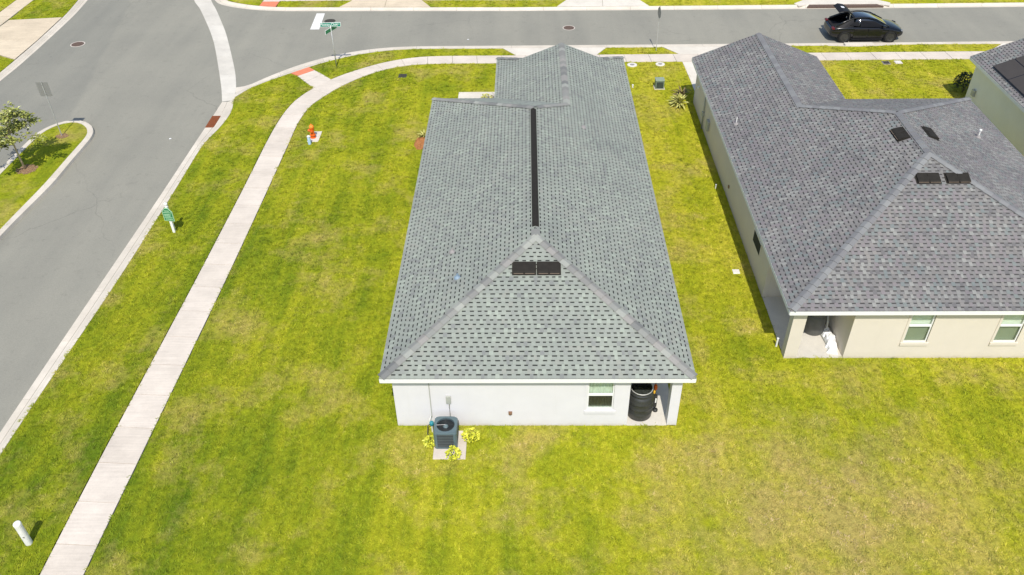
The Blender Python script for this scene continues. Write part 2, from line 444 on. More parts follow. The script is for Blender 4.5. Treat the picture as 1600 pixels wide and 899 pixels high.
# ------------------------------------------------------------------ mesh builder and object helpers
class MB:
    def __init__(self):
        self.v, self.f, self.mi = [], [], []

    def face(self, pts, mi=0):
        n = len(self.v)
        self.v.extend([tuple(p) for p in pts])
        self.f.append(tuple(range(n, n + len(pts))))
        self.mi.append(mi)

    def add(self, verts, faces, mi=0):
        n = len(self.v)
        self.v.extend([tuple(p) for p in verts])
        for f in faces:
            self.f.append(tuple(n + i for i in f))
            self.mi.append(mi)

    def box(self, x0, x1, y0, y1, z0, z1, mi=0, mtx=None):
        vs = [Vector((x, y, z)) for z in (z0, z1) for x, y in ((x0, y0), (x1, y0), (x1, y1), (x0, y1))]
        if mtx is not None:
            vs = [mtx @ v for v in vs]
        self.add(vs, [(3, 2, 1, 0), (4, 5, 6, 7), (0, 1, 5, 4), (1, 2, 6, 5), (2, 3, 7, 6), (3, 0, 4, 7)], mi)

    def prism(self, poly, z0, z1, mi=0):
        a = sum(poly[i][0] * poly[(i + 1) % len(poly)][1] - poly[(i + 1) % len(poly)][0] * poly[i][1] for i in range(len(poly)))
        if a < 0:
            poly = poly[::-1]
        n = len(poly)
        vs = [(x, y, z0) for x, y in poly] + [(x, y, z1) for x, y in poly]
        fs = [tuple(range(n, 2 * n)), tuple(range(n - 1, -1, -1))] + [(i, (i + 1) % n, n + (i + 1) % n, n + i) for i in range(n)]
        self.add(vs, fs, mi)

    def tube(self, pts, r, n=8, mi=0, caps=True):
        pts = [Vector(p) for p in pts]
        rs = r if hasattr(r, '__len__') else [r] * len(pts)
        base = len(self.v)
        for i, p in enumerate(pts):
            d = (pts[min(i + 1, len(pts) - 1)] - pts[max(i - 1, 0)]).normalized()
            a = d.orthogonal().normalized() if abs(d.z) < 0.95 else Vector((1, 0, 0))
            a = (a - d * a.dot(d)).normalized()
            if abs(d.z) < 0.95:
                a = d.cross(Vector((0, 0, 1))).normalized()
            b = d.cross(a)
            for k in range(n):
                t = 2 * math.pi * k / n
                self.v.append(tuple(p + (a * math.cos(t) + b * math.sin(t)) * rs[i]))
        for i in range(len(pts) - 1):
            for k in range(n):
                q = (k + 1) % n
                self.f.append((base + i * n + k, base + i * n + q, base + (i + 1) * n + q, base + (i + 1) * n + k))
                self.mi.append(mi)
        if caps:
            self.f.append(tuple(base + k for k in range(n))[::-1])
            self.f.append(tuple(base + (len(pts) - 1) * n + k for k in range(n)))
            self.mi += [mi, mi]

    def lathe(self, prof, n=20, c=(0, 0, 0), mi=0, mtx=None, caps=True):
        base = len(self.v)
        for r, z in prof:
            for k in range(n):
                t = 2 * math.pi * k / n
                p = Vector((c[0] + r * math.cos(t), c[1] + r * math.sin(t), c[2] + z))
                self.v.append(tuple(mtx @ p if mtx is not None else p))
        for i in range(len(prof) - 1):
            for k in range(n):
                q = (k + 1) % n
                self.f.append((base + i * n + k, base + i * n + q, base + (i + 1) * n + q, base + (i + 1) * n + k))
                self.mi.append(mi)
        if caps and prof[0][0] > 1e-6:
            self.f.append(tuple(base + k for k in range(n))[::-1]); self.mi.append(mi)
        if caps and prof[-1][0] > 1e-6:
            self.f.append(tuple(base + (len(prof) - 1) * n + k for k in range(n))); self.mi.append(mi)

    def mesh(self, name, mats, origin=(0, 0, 0), smooth=False, merge=False):
        me = bpy.data.meshes.new(name)
        o = origin
        me.from_pydata([(x - o[0], y - o[1], z - o[2]) for x, y, z in self.v], [], self.f)
        for m in (mats if isinstance(mats, (list, tuple)) else [mats]):
            me.materials.append(m)
        if any(self.mi):
            me.polygons.foreach_set('material_index', self.mi)
        if merge:
            bm = bmesh.new(); bm.from_mesh(me)
            bmesh.ops.remove_doubles(bm, verts=bm.verts, dist=1e-4)
            bmesh.ops.recalc_face_normals(bm, faces=bm.faces)
            bm.to_mesh(me); bm.free()
        if smooth:
            me.polygons.foreach_set('use_smooth', [True] * len(me.polygons))
        me.update()
        return me

    def build(self, name, mats, parent=None, origin=(0, 0, 0), smooth=False, bevel=0.0, merge=False, kind=None, subsurf=0):
        o = bpy.data.objects.new(name, self.mesh(name, mats, origin, smooth, merge))
        COL.objects.link(o)
        if parent is not None:
            o.parent = parent
        if bevel:
            m = o.modifiers.new("bevel", 'BEVEL'); m.width = bevel; m.segments = 2; m.limit_method = 'ANGLE'
        if subsurf:
            m = o.modifiers.new("subsurf", 'SUBSURF'); m.levels = subsurf; m.render_levels = subsurf
        if kind:
            o['kind'] = kind
        return o


def tag(o, label, cat, group=None):
    o['label'] = label; o['category'] = cat
    if group:
        o['group'] = group
    return o


def thing(name, label, cat, loc=(0, 0, 0), rotz=0.0, group=None):
    o = bpy.data.objects.new(name, None)
    o.empty_display_size = 0.2
    COL.objects.link(o)
    o.location = loc; o.rotation_euler = (0, 0, rotz)
    return tag(o, label, cat, group)


def structure(name, mb, m, **kw):
    return mb.build(name, m, kind='structure', **kw)


def link_copy(src, parent, loc):
    c = src.copy(); COL.objects.link(c); c.parent = parent; c.location = loc
    return c


# ------------------------------------------------------------------ 2-D helpers
def cat_rom(pts, step):
    """smooth dense resampling of a polyline (Catmull-Rom), any point dimension"""
    P = np.array(pts, float)
    out = []
    for i in range(len(P) - 1):
        p0, p1, p2, p3 = P[max(i - 1, 0)], P[i], P[i + 1], P[min(i + 2, len(P) - 1)]
        d = np.linalg.norm(p2[:2] - p1[:2])
        l0, l3 = np.linalg.norm(p1[:2] - p0[:2]), np.linalg.norm(p3[:2] - p2[:2])
        if l0 > 1.6 * d:
            p0 = p1 - (p1 - p0) * (d / l0)
        if l3 > 1.6 * d:
            p3 = p2 + (p3 - p2) * (d / l3)
        if d > 12:
            out.extend([p1 + (p2 - p1) * t for t in np.linspace(0, 1, max(2, int(d / step)), endpoint=False)])
            continue
        for t in np.linspace(0, 1, max(2, int(math.ceil(d / step))), endpoint=False):
            out.append(0.5 * ((2 * p1) + (-p0 + p2) * t + (2 * p0 - 5 * p1 + 4 * p2 - p3) * t * t + (-p0 + 3 * p1 - 3 * p2 + p3) * t ** 3))
    out.append(P[-1])
    return np.array(out)


def resample(P, step):
    d = np.r_[0, np.cumsum(np.linalg.norm(np.diff(P[:, :2], axis=0), axis=1))]
    n = max(1, int(round(d[-1] / step)))
    s = np.linspace(0, d[-1], n + 1)
    return np.array([np.interp(s, d, P[:, k]) for k in range(P.shape[1])]).T


def inside(poly, X, Y):
    poly = np.asarray(poly, float)
    r = np.zeros(len(X), bool)
    j = len(poly) - 1
    for i in range(len(poly)):
        xi, yi, xj, yj = poly[i][0], poly[i][1], poly[j][0], poly[j][1]
        c = ((yi > Y) != (yj > Y)) & (X < (xj - xi) * (Y - yi) / (yj - yi + 1e-12) + xi)
        r ^= c
        j = i
    return r


# ------------------------------------------------------------------ ground, roads
NO_GRASS = []          # plan polygons kept free of tufts
LAWNS = []             # plan polygons that carry tufts

g = MB()
g.face([(-600, -400, -0.17), (600, -400, -0.17), (600, 900, -0.17), (-600, 900, -0.17)])
structure("ground", g, M['lawn'])

r = MB()
r.prism([(-28.2, -90), (-12.7, -90), (-12.7, 24.0), (-8, 29.5), (-4, 32.0), (92, 32.0), (92, 39.2), (-14, 39.3), (-17.5, 41.2), (-18.5, 92), (-28.2, 92)], -0.165, -0.12)
structure("road", r, M['asphalt'])

KERB_Z = [(0.0, -0.114), (0.40, -0.108), (0.43, -0.128), (0.46, -0.106), (0.58, -0.088), (0.80, -0.012), (0.90, 0.008), (1.0, 0.010)]
BAR_Z = [(0.0, -0.118), (0.06, 0.03), (0.2, 0.042), (1.0, 0.040)]
FLAT_Z = [(0.0, -0.114), (0.44, -0.116), (0.5, -0.118), (0.56, -0.116), (1.0, -0.114)]


def ribbon_pieces(pairs, step, prof, pname, base_name, material, gap=0.014, dense=0.5, z_skirt=-0.16):
    """pairs: (ax, ay, bx, by) from road side to lawn side; one mesh per cast length, joints left open"""
    D = resample(cat_rom(pairs, dense), step)
    fine_per = max(1, int(round(step / dense)))
    FD = resample(cat_rom(pairs, dense), step / fine_per)
    base = MB()
    for i in range(0, len(FD) - 1, fine_per):
        a = FD[i]; b = FD[min(i + fine_per, len(FD) - 1)]
        base.face([(a[0], a[1], -0.155), (b[0], b[1], -0.155), (b[2], b[3], -0.155), (a[2], a[3], -0.155)])
    root = base.build(base_name, M['soil'], kind='structure')
    for i in range(0, len(FD) - 1, fine_per):
        seg = FD[i:i + fine_per + 1].copy()
        if len(seg) < 2:
            continue
        for e, o_ in ((0, 1), (-1, -2)):
            d = seg[o_] - seg[e]
            ln = np.linalg.norm((d[:2] + d[2:]) / 2)
            seg[e] = seg[e] + d * min(0.4, gap / 2 / max(ln, 1e-3))
        mb = MB()
        n = len(prof)
        for s in seg:
            a, b = s[:2], s[2:]
            ring = [(*a, z_skirt)] + [(*(a + (b - a) * t), z) for t, z in prof] + [(*b, z_skirt)]
            mb.v.extend(ring)
        w = n + 2
        for k in range(len(seg) - 1):
            for j in range(w - 1):
                mb.f.append((k * w + j, k * w + j + 1, (k + 1) * w + j + 1, (k + 1) * w + j)); mb.mi.append(0)
        mb.f.append(tuple(range(w))); mb.f.append(tuple(range((len(seg) - 1) * w, len(seg) * w))[::-1]); mb.mi += [0, 0]
        mb.build(pname, material, parent=root, merge=True)
    return root


near_kerb = [(-13.95, -75, -13.3, -75), (-13.62, -6, -13.02, -6), (-13.53, 0, -12.92, 0), (-13.36, 7.7, -12.64, 7.7), (-13.21, 14.0, -12.56, 14.0),
             (-13.13, 19.6, -12.54, 19.6), (-13.10, 21.4, -12.20, 21.5), (-13.07, 23.2, -12.10, 23.25), (-13.06, 24.75, -12.36, 24.7)]
ribbon_pieces(near_kerb, 3.05, KERB_Z, "kerb_stone", "kerb", M['kerb'])
corner_kerb = [(-12.78, 26.62, -12.40, 25.10), (-12.17, 26.86, -11.90, 26.16), (-11.18, 28.14, -10.93, 27.33), (-9.96, 29.50, -9.55, 28.62), (-8.56, 30.68, -8.22, 29.80),
               (-6.72, 31.72, -6.48, 30.90), (-4.75, 32.33, -4.60, 31.58), (-2.71, 32.54, -2.66, 31.85), (3, 32.54, 3, 31.82), (13, 32.54, 13, 31.82), (23, 32.56, 23, 31.88),
               (25.4, 32.56, 25.4, 31.70), (28.5, 32.58, 28.5, 31.95), (34, 32.62, 34, 31.93), (90, 32.62, 90, 31.93)]
ribbon_pieces(corner_kerb, 3.05, KERB_Z, "kerb_stone", "kerb", M['kerb'])
far_kerb = [(-19.6, 47, -18.9, 47.2), (-19.1, 43.2, -18.3, 43.5), (-17.9, 40.7, -17.4, 41.05), (-16.44, 39.82, -16.25, 40.30), (-14.54, 39.23, -14.46, 39.68), (-12.44, 39.00, -12.4, 39.40), (3.4, 38.66, 3.4, 39.03), (22.5, 38.58, 22.5, 39.05), (90, 38.8, 90, 39.3)]
ribbon_pieces(far_kerb, 3.05, KERB_Z, "kerb_stone", "kerb", M['kerb'])
left_kerb = [(-27.6, -75, -28.2, -75), (-27.42, 27.7, -27.87, 27.7), (-27.33, 30, -27.82, 30), (-27.36, 33.7, -27.82, 33.7), (-27.50, 38.5, -27.98, 38.3), (-27.75, 41.2, -28.3, 41.2), (-28.3, 46, -28.9, 46), (-29.2, 60, -29.8, 60)]
ribbon_pieces(left_kerb, 3.05, KERB_Z, "kerb_stone", "kerb", M['kerb'])
isl = [(-19.30, -75, -19.62, -75), (-19.13, 11.2, -19.42, 11.2), (-18.78, 15.6, -19.16, 15.6), (-18.78, 18.0, -19.13, 18.2), (-18.77, 20.3, -19.10, 20.35), (-18.97, 21.15, -19.25, 20.98), (-19.46, 21.85, -19.62, 21.58), (-20.1, 22.30, -20.18, 22.02),
       (-20.75, 22.32, -20.68, 22.05), (-21.4, 21.95, -21.24, 21.72), (-21.93, 20.95, -21.66, 20.80), (-22.05, 19.4, -21.76, 19.3), (-22.1, 16.8, -21.8, 16.7), (-22.2, 10, -21.9, 10), (-22.2, -75, -21.9, -75)]
ribbon_pieces(isl, 1.6, BAR_Z, "kerb_stone", "kerb", M['kerb'], dense=0.4)
valley = [(-20.6, 44.4, -19.5, 43.4), (-19.9, 41.5, -18.4, 40.9), (-18.9, 39.64, -17.75, 39.6), (-17.0, 35.6, -15.95, 35.55), (-15.95, 33.1, -14.95, 33.0), (-14.43, 28.9, -13.45, 28.9), (-13.6, 26.5, -12.80, 26.75), (-13.08, 24.80, -12.42, 24.95)]
ribbon_pieces(valley, 2.9, FLAT_Z, "gutter_slab", "valley_gutter", M['gutter'])

# ---- lawns (raised sheets with their own cut edge)
SW_OUT = cat_rom([(-9.75, -75), (-9.61, -5.68), (-9.56, -0.97), (-9.37, 7.54), (-9.27, 14.5), (-9.25, 19.63), (-9.20, 21.5), (-9.05, 23.29), (-8.72, 24.80), (-8.04, 26.22), (-7.22, 27.40), (-6.12, 28.50), (-4.4, 29.75), (-2.5, 30.50), (-0.5, 30.68), (3.5, 30.68), (90, 30.95)], 0.5)
SW_IN = cat_rom([(-8.55, -75), (-8.36, -5.68), (-8.28, -0.97), (-8.12, 7.53), (-8.07, 14.5), (-8.06, 19.62), (-8.05, 22.0), (-7.78, 23.9), (-7.20, 25.20), (-6.60, 26.25), (-5.95, 27.15), (-5.14, 28.02), (-4.26, 28.72), (-3.34, 29.18), (-2.38, 29.45), (-0.42, 29.56), (2.53, 29.56), (90, 29.85)], 0.5)


def lawn(poly, z=0.0, grass=True):
    mb = MB()
    mb.prism([tuple(p) for p in poly], -0.16, z)
    o = structure("lawn", mb, M['lawn'])
    if grass:
        LAWNS.append([tuple(p) for p in poly])
    return o


def off(pts, dx, dy):
    return [(p[0] + dx, p[1] + dy) for p in pts]


E1 = 0.035
lawn([(x + E1 * (1 if y < 22 else 0.7), y - (E1 if y > 24 else 0)) for x, y in SW_IN] + [(90, -75)])
sw = [tuple(p) for p in SW_OUT]
nk = resample(cat_rom(near_kerb, 0.5), 0.5)
ck = resample(cat_rom(corner_kerb, 0.5), 0.5)
cut = [p for p in sw if p[1] <= 26.15 and p[0] < -7.9]
lawn([(p[2] + 0.01, p[3]) for p in nk] + [(p[2] + 0.02, p[3] - 0.02) for p in ck if p[2] < -9.9] + [(-9.86, 28.28), (-9.39, 27.88), (-8.09, 26.24)] + [(x - 0.05, y) for x, y in cut[::-1]])
lawn([(-8.93, 29.16)] + [(p[2], p[3] - 0.02) for p in ck if -8.85 < p[2] < 2.6] + [(2.9, 31.80), (3.70, 30.74)] + [(x - 0.02, y + 0.05) for x, y in sw if -7.0 < x < 3.2 and y > 26][::-1] + [(-7.26, 27.42), (-8.50, 28.74)])
lawn([(8.83, 30.75), (9.47, 31.80), (13.03, 31.80), (13.85, 30.75)])
lawn([(20.75, 30.86), (21.0, 31.80)] + [(p[2], p[3] - 0.02) for p in ck if 21.2 < p[2] < 34.2] + [(34.3, 31.90), (33.1, 30.90)])
lawn([(-13.32, 39.52), (-8.87, 39.42), (-8.10, 40.74), (-13.38, 40.66)])
lawn([(-2.35, 39.28), (6.55, 39.12), (7.42, 40.40), (-3.1, 40.62)])
lawn([(13.05, 39.08), (90, 39.34), (90, 40.6), (12.35, 40.40)])
lawn([(-17.3, 41.1), (-16.2, 40.36), (-14.66, 39.80), (-14.60, 40.66), (-14.9, 41.6), (-17.0, 43)])
lawn([(-18.2, 43.6), (-17.0, 43.2), (-14.5, 42.1), (90, 42.1), (90, 92), (-18.7, 92)], grass=False)
lawn([(-31.55, 37.42), (-28.02, 37.86), (-28.10, 39.2), (-28.35, 41.1), (-28.4, 41.4), (-31.7, 41.35)])
lawn([(-33.0, 31.5), (-33.0, 60), (-60, 60), (-60, 31.5)])
lawn([(-27.90, 30.62), (-29.2, 31.30), (-31.6, 31.3), (-31.6, 10), (-60, 10), (-60, -75), (-28.3, -75), (-27.95, 10)])
ik = resample(cat_rom(isl, 0.4), 0.5)
lawn([(p[2], p[3]) for p in ik], 0.02)

# ---- pavements
def slab_run(A, B, step, name, base_name, material, z=0.016, skip=()):
    n = int(min(len(A), len(B)))
    a = resample(np.array(A, float), 0.25); b = resample(np.array(B, float), 0.25)
    # pair points of the two edges by nearest distance, so joints run square across the path
    pairs = []
    last = 0
    for p in a:
        j = last + int(np.argmin(np.linalg.norm(b[last:last + 40, :2] - p[:2], axis=1)))
        last = j
        pairs.append((p[0], p[1], b[j][0], b[j][1]))
    P = np.array(pairs)
    mid = (P[:, :2] + P[:, 2:]) / 2
    d = np.r_[0, np.cumsum(np.linalg.norm(np.diff(mid, axis=0), axis=1))]
    cnt = int(d[-1] / step)
    base = MB()
    root_pts = [np.array([np.interp(s, d, P[:, k]) for k in range(4)]) for s in np.linspace(0, d[-1], cnt + 1)]
    for q0, q1 in zip(root_pts[:-1], root_pts[1:]):
        base.face([(q0[0], q0[1], -0.12), (q1[0], q1[1], -0.12), (q1[2], q1[3], -0.12), (q0[2], q0[3], -0.12)])
    root = base.build(base_name, M['soil'], kind='structure')
    for i in range(cnt):
        s0, s1 = d[-1] * i / cnt, d[-1] * (i + 1) / cnt
        q0 = np.array([np.interp(s0, d, P[:, k]) for k in range(4)])
        if not (-35 < q0[0] < 62 and -16 < q0[1] < 60):
            continue
        ss = np.linspace(s0 + 0.009, s1 - 0.009, 4)
        R = [np.array([np.interp(s, d, P[:, k]) for k in range(4)]) for s in ss]
        poly = [(q[0], q[1]) for q in R] + [(q[2], q[3]) for q in R[::-1]]
        dz = RNG.uniform(-0.003, 0.003)
        mb = MB()
        mb.prism(poly, -0.1, z + dz)
        mb.build(name, material, parent=root)
    return root


pavement = slab_run(SW_OUT, SW_IN, 1.52, "paving_slab", "pavement", M['walk'])
for poly in ([(-8.50, 28.70), (-9.36, 27.88), (-8.74, 27.10), (-7.90, 28.10)], [(-7.89, 28.08), (-8.72, 27.08), (-8.06, 26.24), (-7.26, 27.38)]):
    mb = MB(); mb.prism(poly, -0.1, 0.012); mb.build("paving_slab", M['walk'], parent=pavement)
far_walk = slab_run([(-14.6, 42.05), (90, 42.05)], [(-14.6, 40.72), (90, 40.72)], 1.52, "paving_slab", "pavement", M['walk'])
for poly in ([(-14.62, 40.70), (-13.38, 40.68), (-13.40, 40.58), (-14.62, 40.60)],):
    mb = MB(); mb.prism(poly, -0.1, 0.012); mb.build("paving_slab", M['walk'], parent=far_walk)
left_walk = slab_run([(-32.92, 10), (-32.92, 60)], [(-31.66, 10), (-31.66, 60)], 1.52, "paving_slab", "pavement", M['drive'])


def tactile(poly, label):
    mb = MB(); mb.prism(poly, -0.05, 0.016)
    c = np.mean(poly, axis=0)
    t = thing("tactile_mat", label, "tactile paving", (c[0], c[1], 0), group="salmon tactile mats on the kerb ramps")
    mb.build("mat_sheet", M['tactile'], parent=t, origin=(c[0], c[1], 0))
    d = MB()
    P = np.array(poly)
    for i in range(12):
        for j in range(6):
            u, v = (i + 0.5) / 12, (j + 0.5) / 6
            p = (P[0] * (1 - u) + P[1] * u) * (1 - v) + (P[3] * (1 - u) + P[2] * u) * v - c
            d.box(p[0] - 0.016, p[0] + 0.016, p[1] - 0.016, p[1] + 0.016, 0.015, 0.022)
    d.build("dome_grid", M['tactile'], parent=t, kind='stuff')
    return t


tactile([(-9.84, 28.30), (-8.94, 29.17), (-8.51, 28.72), (-9.37, 27.90)], "salmon tactile mat on the ramp beside the street name sign corner")
tactile([(-14.63, 39.78), (-13.42, 39.56), (-13.38, 40.56), (-14.60, 40.58)], "salmon tactile mat across the street at the far kerb ramp")


def driveway(polys, material, z=0.02):
    base = MB()
    for poly in polys:
        base.face([(p[0], p[1], 0.004) for p in poly])
    root = base.build("driveway", M['soil'], kind='structure')
    for poly in polys:
        c = np.mean(np.array(poly), axis=0)
        pp = [tuple(np.array(p) + (c - np.array(p)) / np.linalg.norm(c - np.array(p)) * 0.012) for p in poly]
        mb = MB(); mb.prism(pp, -0.1, z + RNG.uniform(-0.002, 0.002))
        mb.build("concrete_slab", material, parent=root)
        NO_GRASS.append(poly)
    return root


driveway([[(2.9, 31.81), (6.2, 31.81), (6.2, 30.69), (3.74, 30.69)], [(6.2, 31.81), (9.49, 31.81), (8.80, 30.69), (6.2, 30.69)],
          [(3.78, 29.54), (6.2, 29.54), (6.2, 26.8), (3.78, 26.8)], [(6.2, 29.54), (8.75, 29.54), (8.75, 26.8), (6.2, 26.8)],
          [(3.78, 26.8), (6.2, 26.8), (6.2, 24.16), (3.78, 24.16)], [(6.2, 26.8), (8.75, 26.8), (8.75, 24.16), (6.2, 24.16)]], M['drive_white'])
driveway([[(13.06, 31.81), (17, 31.81), (17, 30.70), (13.90, 30.70)], [(17, 31.81), (20.95, 31.81), (20.2, 30.74), (17, 30.70)],
          [(13.94, 29.55), (17, 29.56), (17, 27.0), (14.02, 27.0)], [(17, 29.56), (20.1, 29.58), (20.1, 27), (17, 27.0)],
          [(14.02, 27.0), (17, 27.0), (17, 24.06), (14.04, 24.06)], [(17, 27), (20.1, 27), (20.1, 24.06), (17, 24.06)]], M['drive_white'])
driveway([[(-8.84, 39.38), (-5.6, 39.30), (-5.65, 40.70), (-8.10, 40.70)], [(-5.6, 39.30), (-2.36, 39.24), (-3.15, 40.70), (-5.65, 40.70)], [(-8.1, 42.1), (-3.1, 42.1), (-3.1, 49), (-8.1, 49)]], M['drive'])
driveway([[(6.57, 39.10), (9.8, 39.06), (9.87, 40.68), (7.43, 40.68)], [(9.8, 39.06), (13.04, 39.06), (12.33, 40.68), (9.87, 40.68)], [(7.4, 42.1), (12.3, 42.1), (12.3, 49), (7.4, 49)]], M['drive_white'])
driveway([[(-27.88, 30.68), (-27.86, 33.7), (-31.62, 33.9), (-31.62, 31.34), (-29.15, 31.34)], [(-27.86, 33.7), (-28.0, 37.82), (-31.54, 37.38), (-31.62, 33.9)], [(-33.0, 31.4), (-33.0, 37.3), (-42, 37.3), (-42, 31.4)]], M['drive'])
driveway([[(34.4, 31.92), (40.4, 31.92), (39.6, 30.9), (33.2, 30.9)], [(33.2, 29.7), (39.6, 29.7), (39.6, 24), (33.2, 24)]], M['drive_white'])


def path_slab(x0, x1, y0, y1, material=None, name="garden_path"):
    mb = MB(); mb.box(x0, x1, y0, y1, -0.05, 0.03)
    NO_GRASS.append([(x0, y0), (x1, y0), (x1, y1), (x0, y1)])
    return structure(name, mb, material or M['drive_white'], bevel=0.008)


path_slab(0.50, 3.04, 24.0, 25.50)

# ---- road paint and iron
sb = MB(); sb.face([(-10.17, 35.55, -0.115), (-9.56, 35.55, -0.115), (-9.72, 38.50, -0.115), (-10.30, 38.50, -0.115)])
structure("stop_line", sb, M['paint_white'])


def manhole(x, y, z, r_, label, m_lid, m_ring):
    t = thing("manhole_cover", label, "manhole cover", (x, y, z), group="round iron manhole covers in the streets")
    a = MB(); a.lathe([(r_ * 1.16, -0.02), (r_ * 1.16, 0.006), (r_ * 1.0, 0.006), (r_ * 1.0, -0.02)], 28); a.build("frame_ring", m_ring, parent=t)
    b = MB(); b.lathe([(r_ * 0.97, -0.02), (r_ * 0.97, 0.008), (r_ * 0.90, 0.012), (r_ * 0.86, 0.007), (r_ * 0.5, 0.007), (r_ * 0.47, 0.012), (r_ * 0.2, 0.012), (r_ * 0.18, 0.006), (0.0, 0.006)], 28)
    b.build("lid", m_lid, parent=t)


manhole(-25.05, 33.35, -0.12, 0.40, "brown iron manhole cover in the wide street near the left driveway", M['manhole'], M['pad'])
manhole(7.26, 35.48, -0.12, 0.36, "brown iron manhole cover mid street behind the grey roofed house", M['manhole'], M['pad'])
manhole(-9.10, 37.05, -0.12, 0.33, "dark iron manhole cover next to the white stop line", M['dark_iron'], M['dark_iron'])

t = thing("storm_drain", "rusty brown storm drain grate set in the kerb gutter by the corner lawn", "drain", (-12.86, 22.3, -0.105))
mb = MB(); mb.box(-0.24, 0.24, -0.68, 0.68, -0.03, 0.006); mb.build("frame", M['rust'], parent=t)
for k in range(9):
    mb = MB(); mb.box(-0.22, 0.22, -0.62 + k * 0.145, -0.62 + k * 0.145 + 0.085, 0.0, 0.02); mb.build("grate_bar", M['rust'], parent=t)

t = thing("kerb_inlet", "long kerb inlet with dark throat and concrete lid behind the black car", "drain", (26.7, 39.15, 0))
mb = MB(); mb.prism([(-3.3, -0.40), (-2.5, -0.10), (2.2, -0.10), (3.0, -0.40), (3.2, 0.1), (2.4, 0.75), (-2.7, 0.75), (-3.5, 0.1)], -0.02, 0.035); mb.build("top_slab", M['drive_white'], parent=t)
mb = MB(); mb.prism([(-2.75, -0.50), (2.55, -0.50), (2.2, -0.11), (-2.5, -0.11)], -0.1, 0.012); mb.build("throat", M['manhole'], parent=t)
NO_GRASS.append([(23.0, 38.5), (30.2, 38.5), (30.2, 40.1), (23.0, 40.1)])
t = thing("kerb_inlet", "rust stained kerb inlet plate right beside the parked black car", "drain", (25.5, 32.1, 0))
mb = MB(); mb.box(-0.9, 0.9, -0.18, 0.22, -0.08, 0.012); mb.build("top_slab", M['drive_white'], parent=t)
mb = MB(); mb.box(-0.45, 0.45, 0.221, 0.27, -0.1, -0.02); mb.build("throat", M['rust'], parent=t)


# ------------------------------------------------------------------ roofs with real shingle tabs
SL = 0.3956
HE = 2.5
EXPO = 0.163
NWIDTH = 6
WID = [0.20, 0.225, 0.25, 0.275, 0.305, 0.24]
SQ = math.sqrt(1 + SL * SL)


def clip_poly(P, C):
    """Sutherland-Hodgman; P list of (u,v,h); C convex CCW list of (u,v)"""
    out = P
    for i in range(len(C)):
        ax, ay = C[i]; bx, by = C[(i + 1) % len(C)]
        if not out:
            return []
        res = []
        def side(p):
            return (bx - ax) * (p[1] - ay) - (by - ay) * (p[0] - ax)
        for k in range(len(out)):
            p, q = out[k], out[(k + 1) % len(out)]
            sp, sq = side(p), side(q)
            if sp >= -1e-9:
                res.append(p)
            if (sp > 1e-9 and sq < -1e-9) or (sp < -1e-9 and sq > 1e-9):
                t = sp / (sp - sq)
                res.append(tuple(p[j] + (q[j] - p[j]) * t for j in range(3)))
        out = res
    return out


def cell_faces(w, gapw, flip):
    """one tab with the slot next to it, in (u, v, h); kind 0 = tab, 1 = base, 2 = dark printed band in the slot"""
    e = EXPO
    wt = w - gapw
    h0, h1, th = 0.013, 0.004, 0.006
    hb = lambda v: h0 + (h1 - h0) * v / e
    F = []
    F.append((1, [(wt, 0, hb(0)), (w, 0, hb(0)), (w, e, hb(e)), (wt, e, hb(e))]))
    F.append((0, [(0, 0, hb(0) + th), (wt, 0, hb(0) + th), (wt, e, hb(e) + th), (0, e, hb(e) + th)]))
    F.append((0, [(0, 0, -0.002), (wt, 0, -0.002), (wt, 0, hb(0) + th), (0, 0, hb(0) + th)]))
    F.append((1, [(wt, 0, -0.002), (w, 0, -0.002), (w, 0, hb(0)), (wt, 0, hb(0))]))
    F.append((0, [(wt, 0, hb(0)), (wt, e, hb(e)), (wt, e, hb(e) + th), (wt, 0, hb(0) + th)]))
    F.append((0, [(0, e, hb(e)), (0, 0, hb(0)), (0, 0, hb(0) + th), (0, e, hb(e) + th)]))
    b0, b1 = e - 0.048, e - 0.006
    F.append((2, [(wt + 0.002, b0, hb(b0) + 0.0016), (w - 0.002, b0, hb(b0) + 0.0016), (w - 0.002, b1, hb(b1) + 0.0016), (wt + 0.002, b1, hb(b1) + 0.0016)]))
    return F


GAPS = [0.105, 0.12, 0.13, 0.14, 0.165, 0.11]


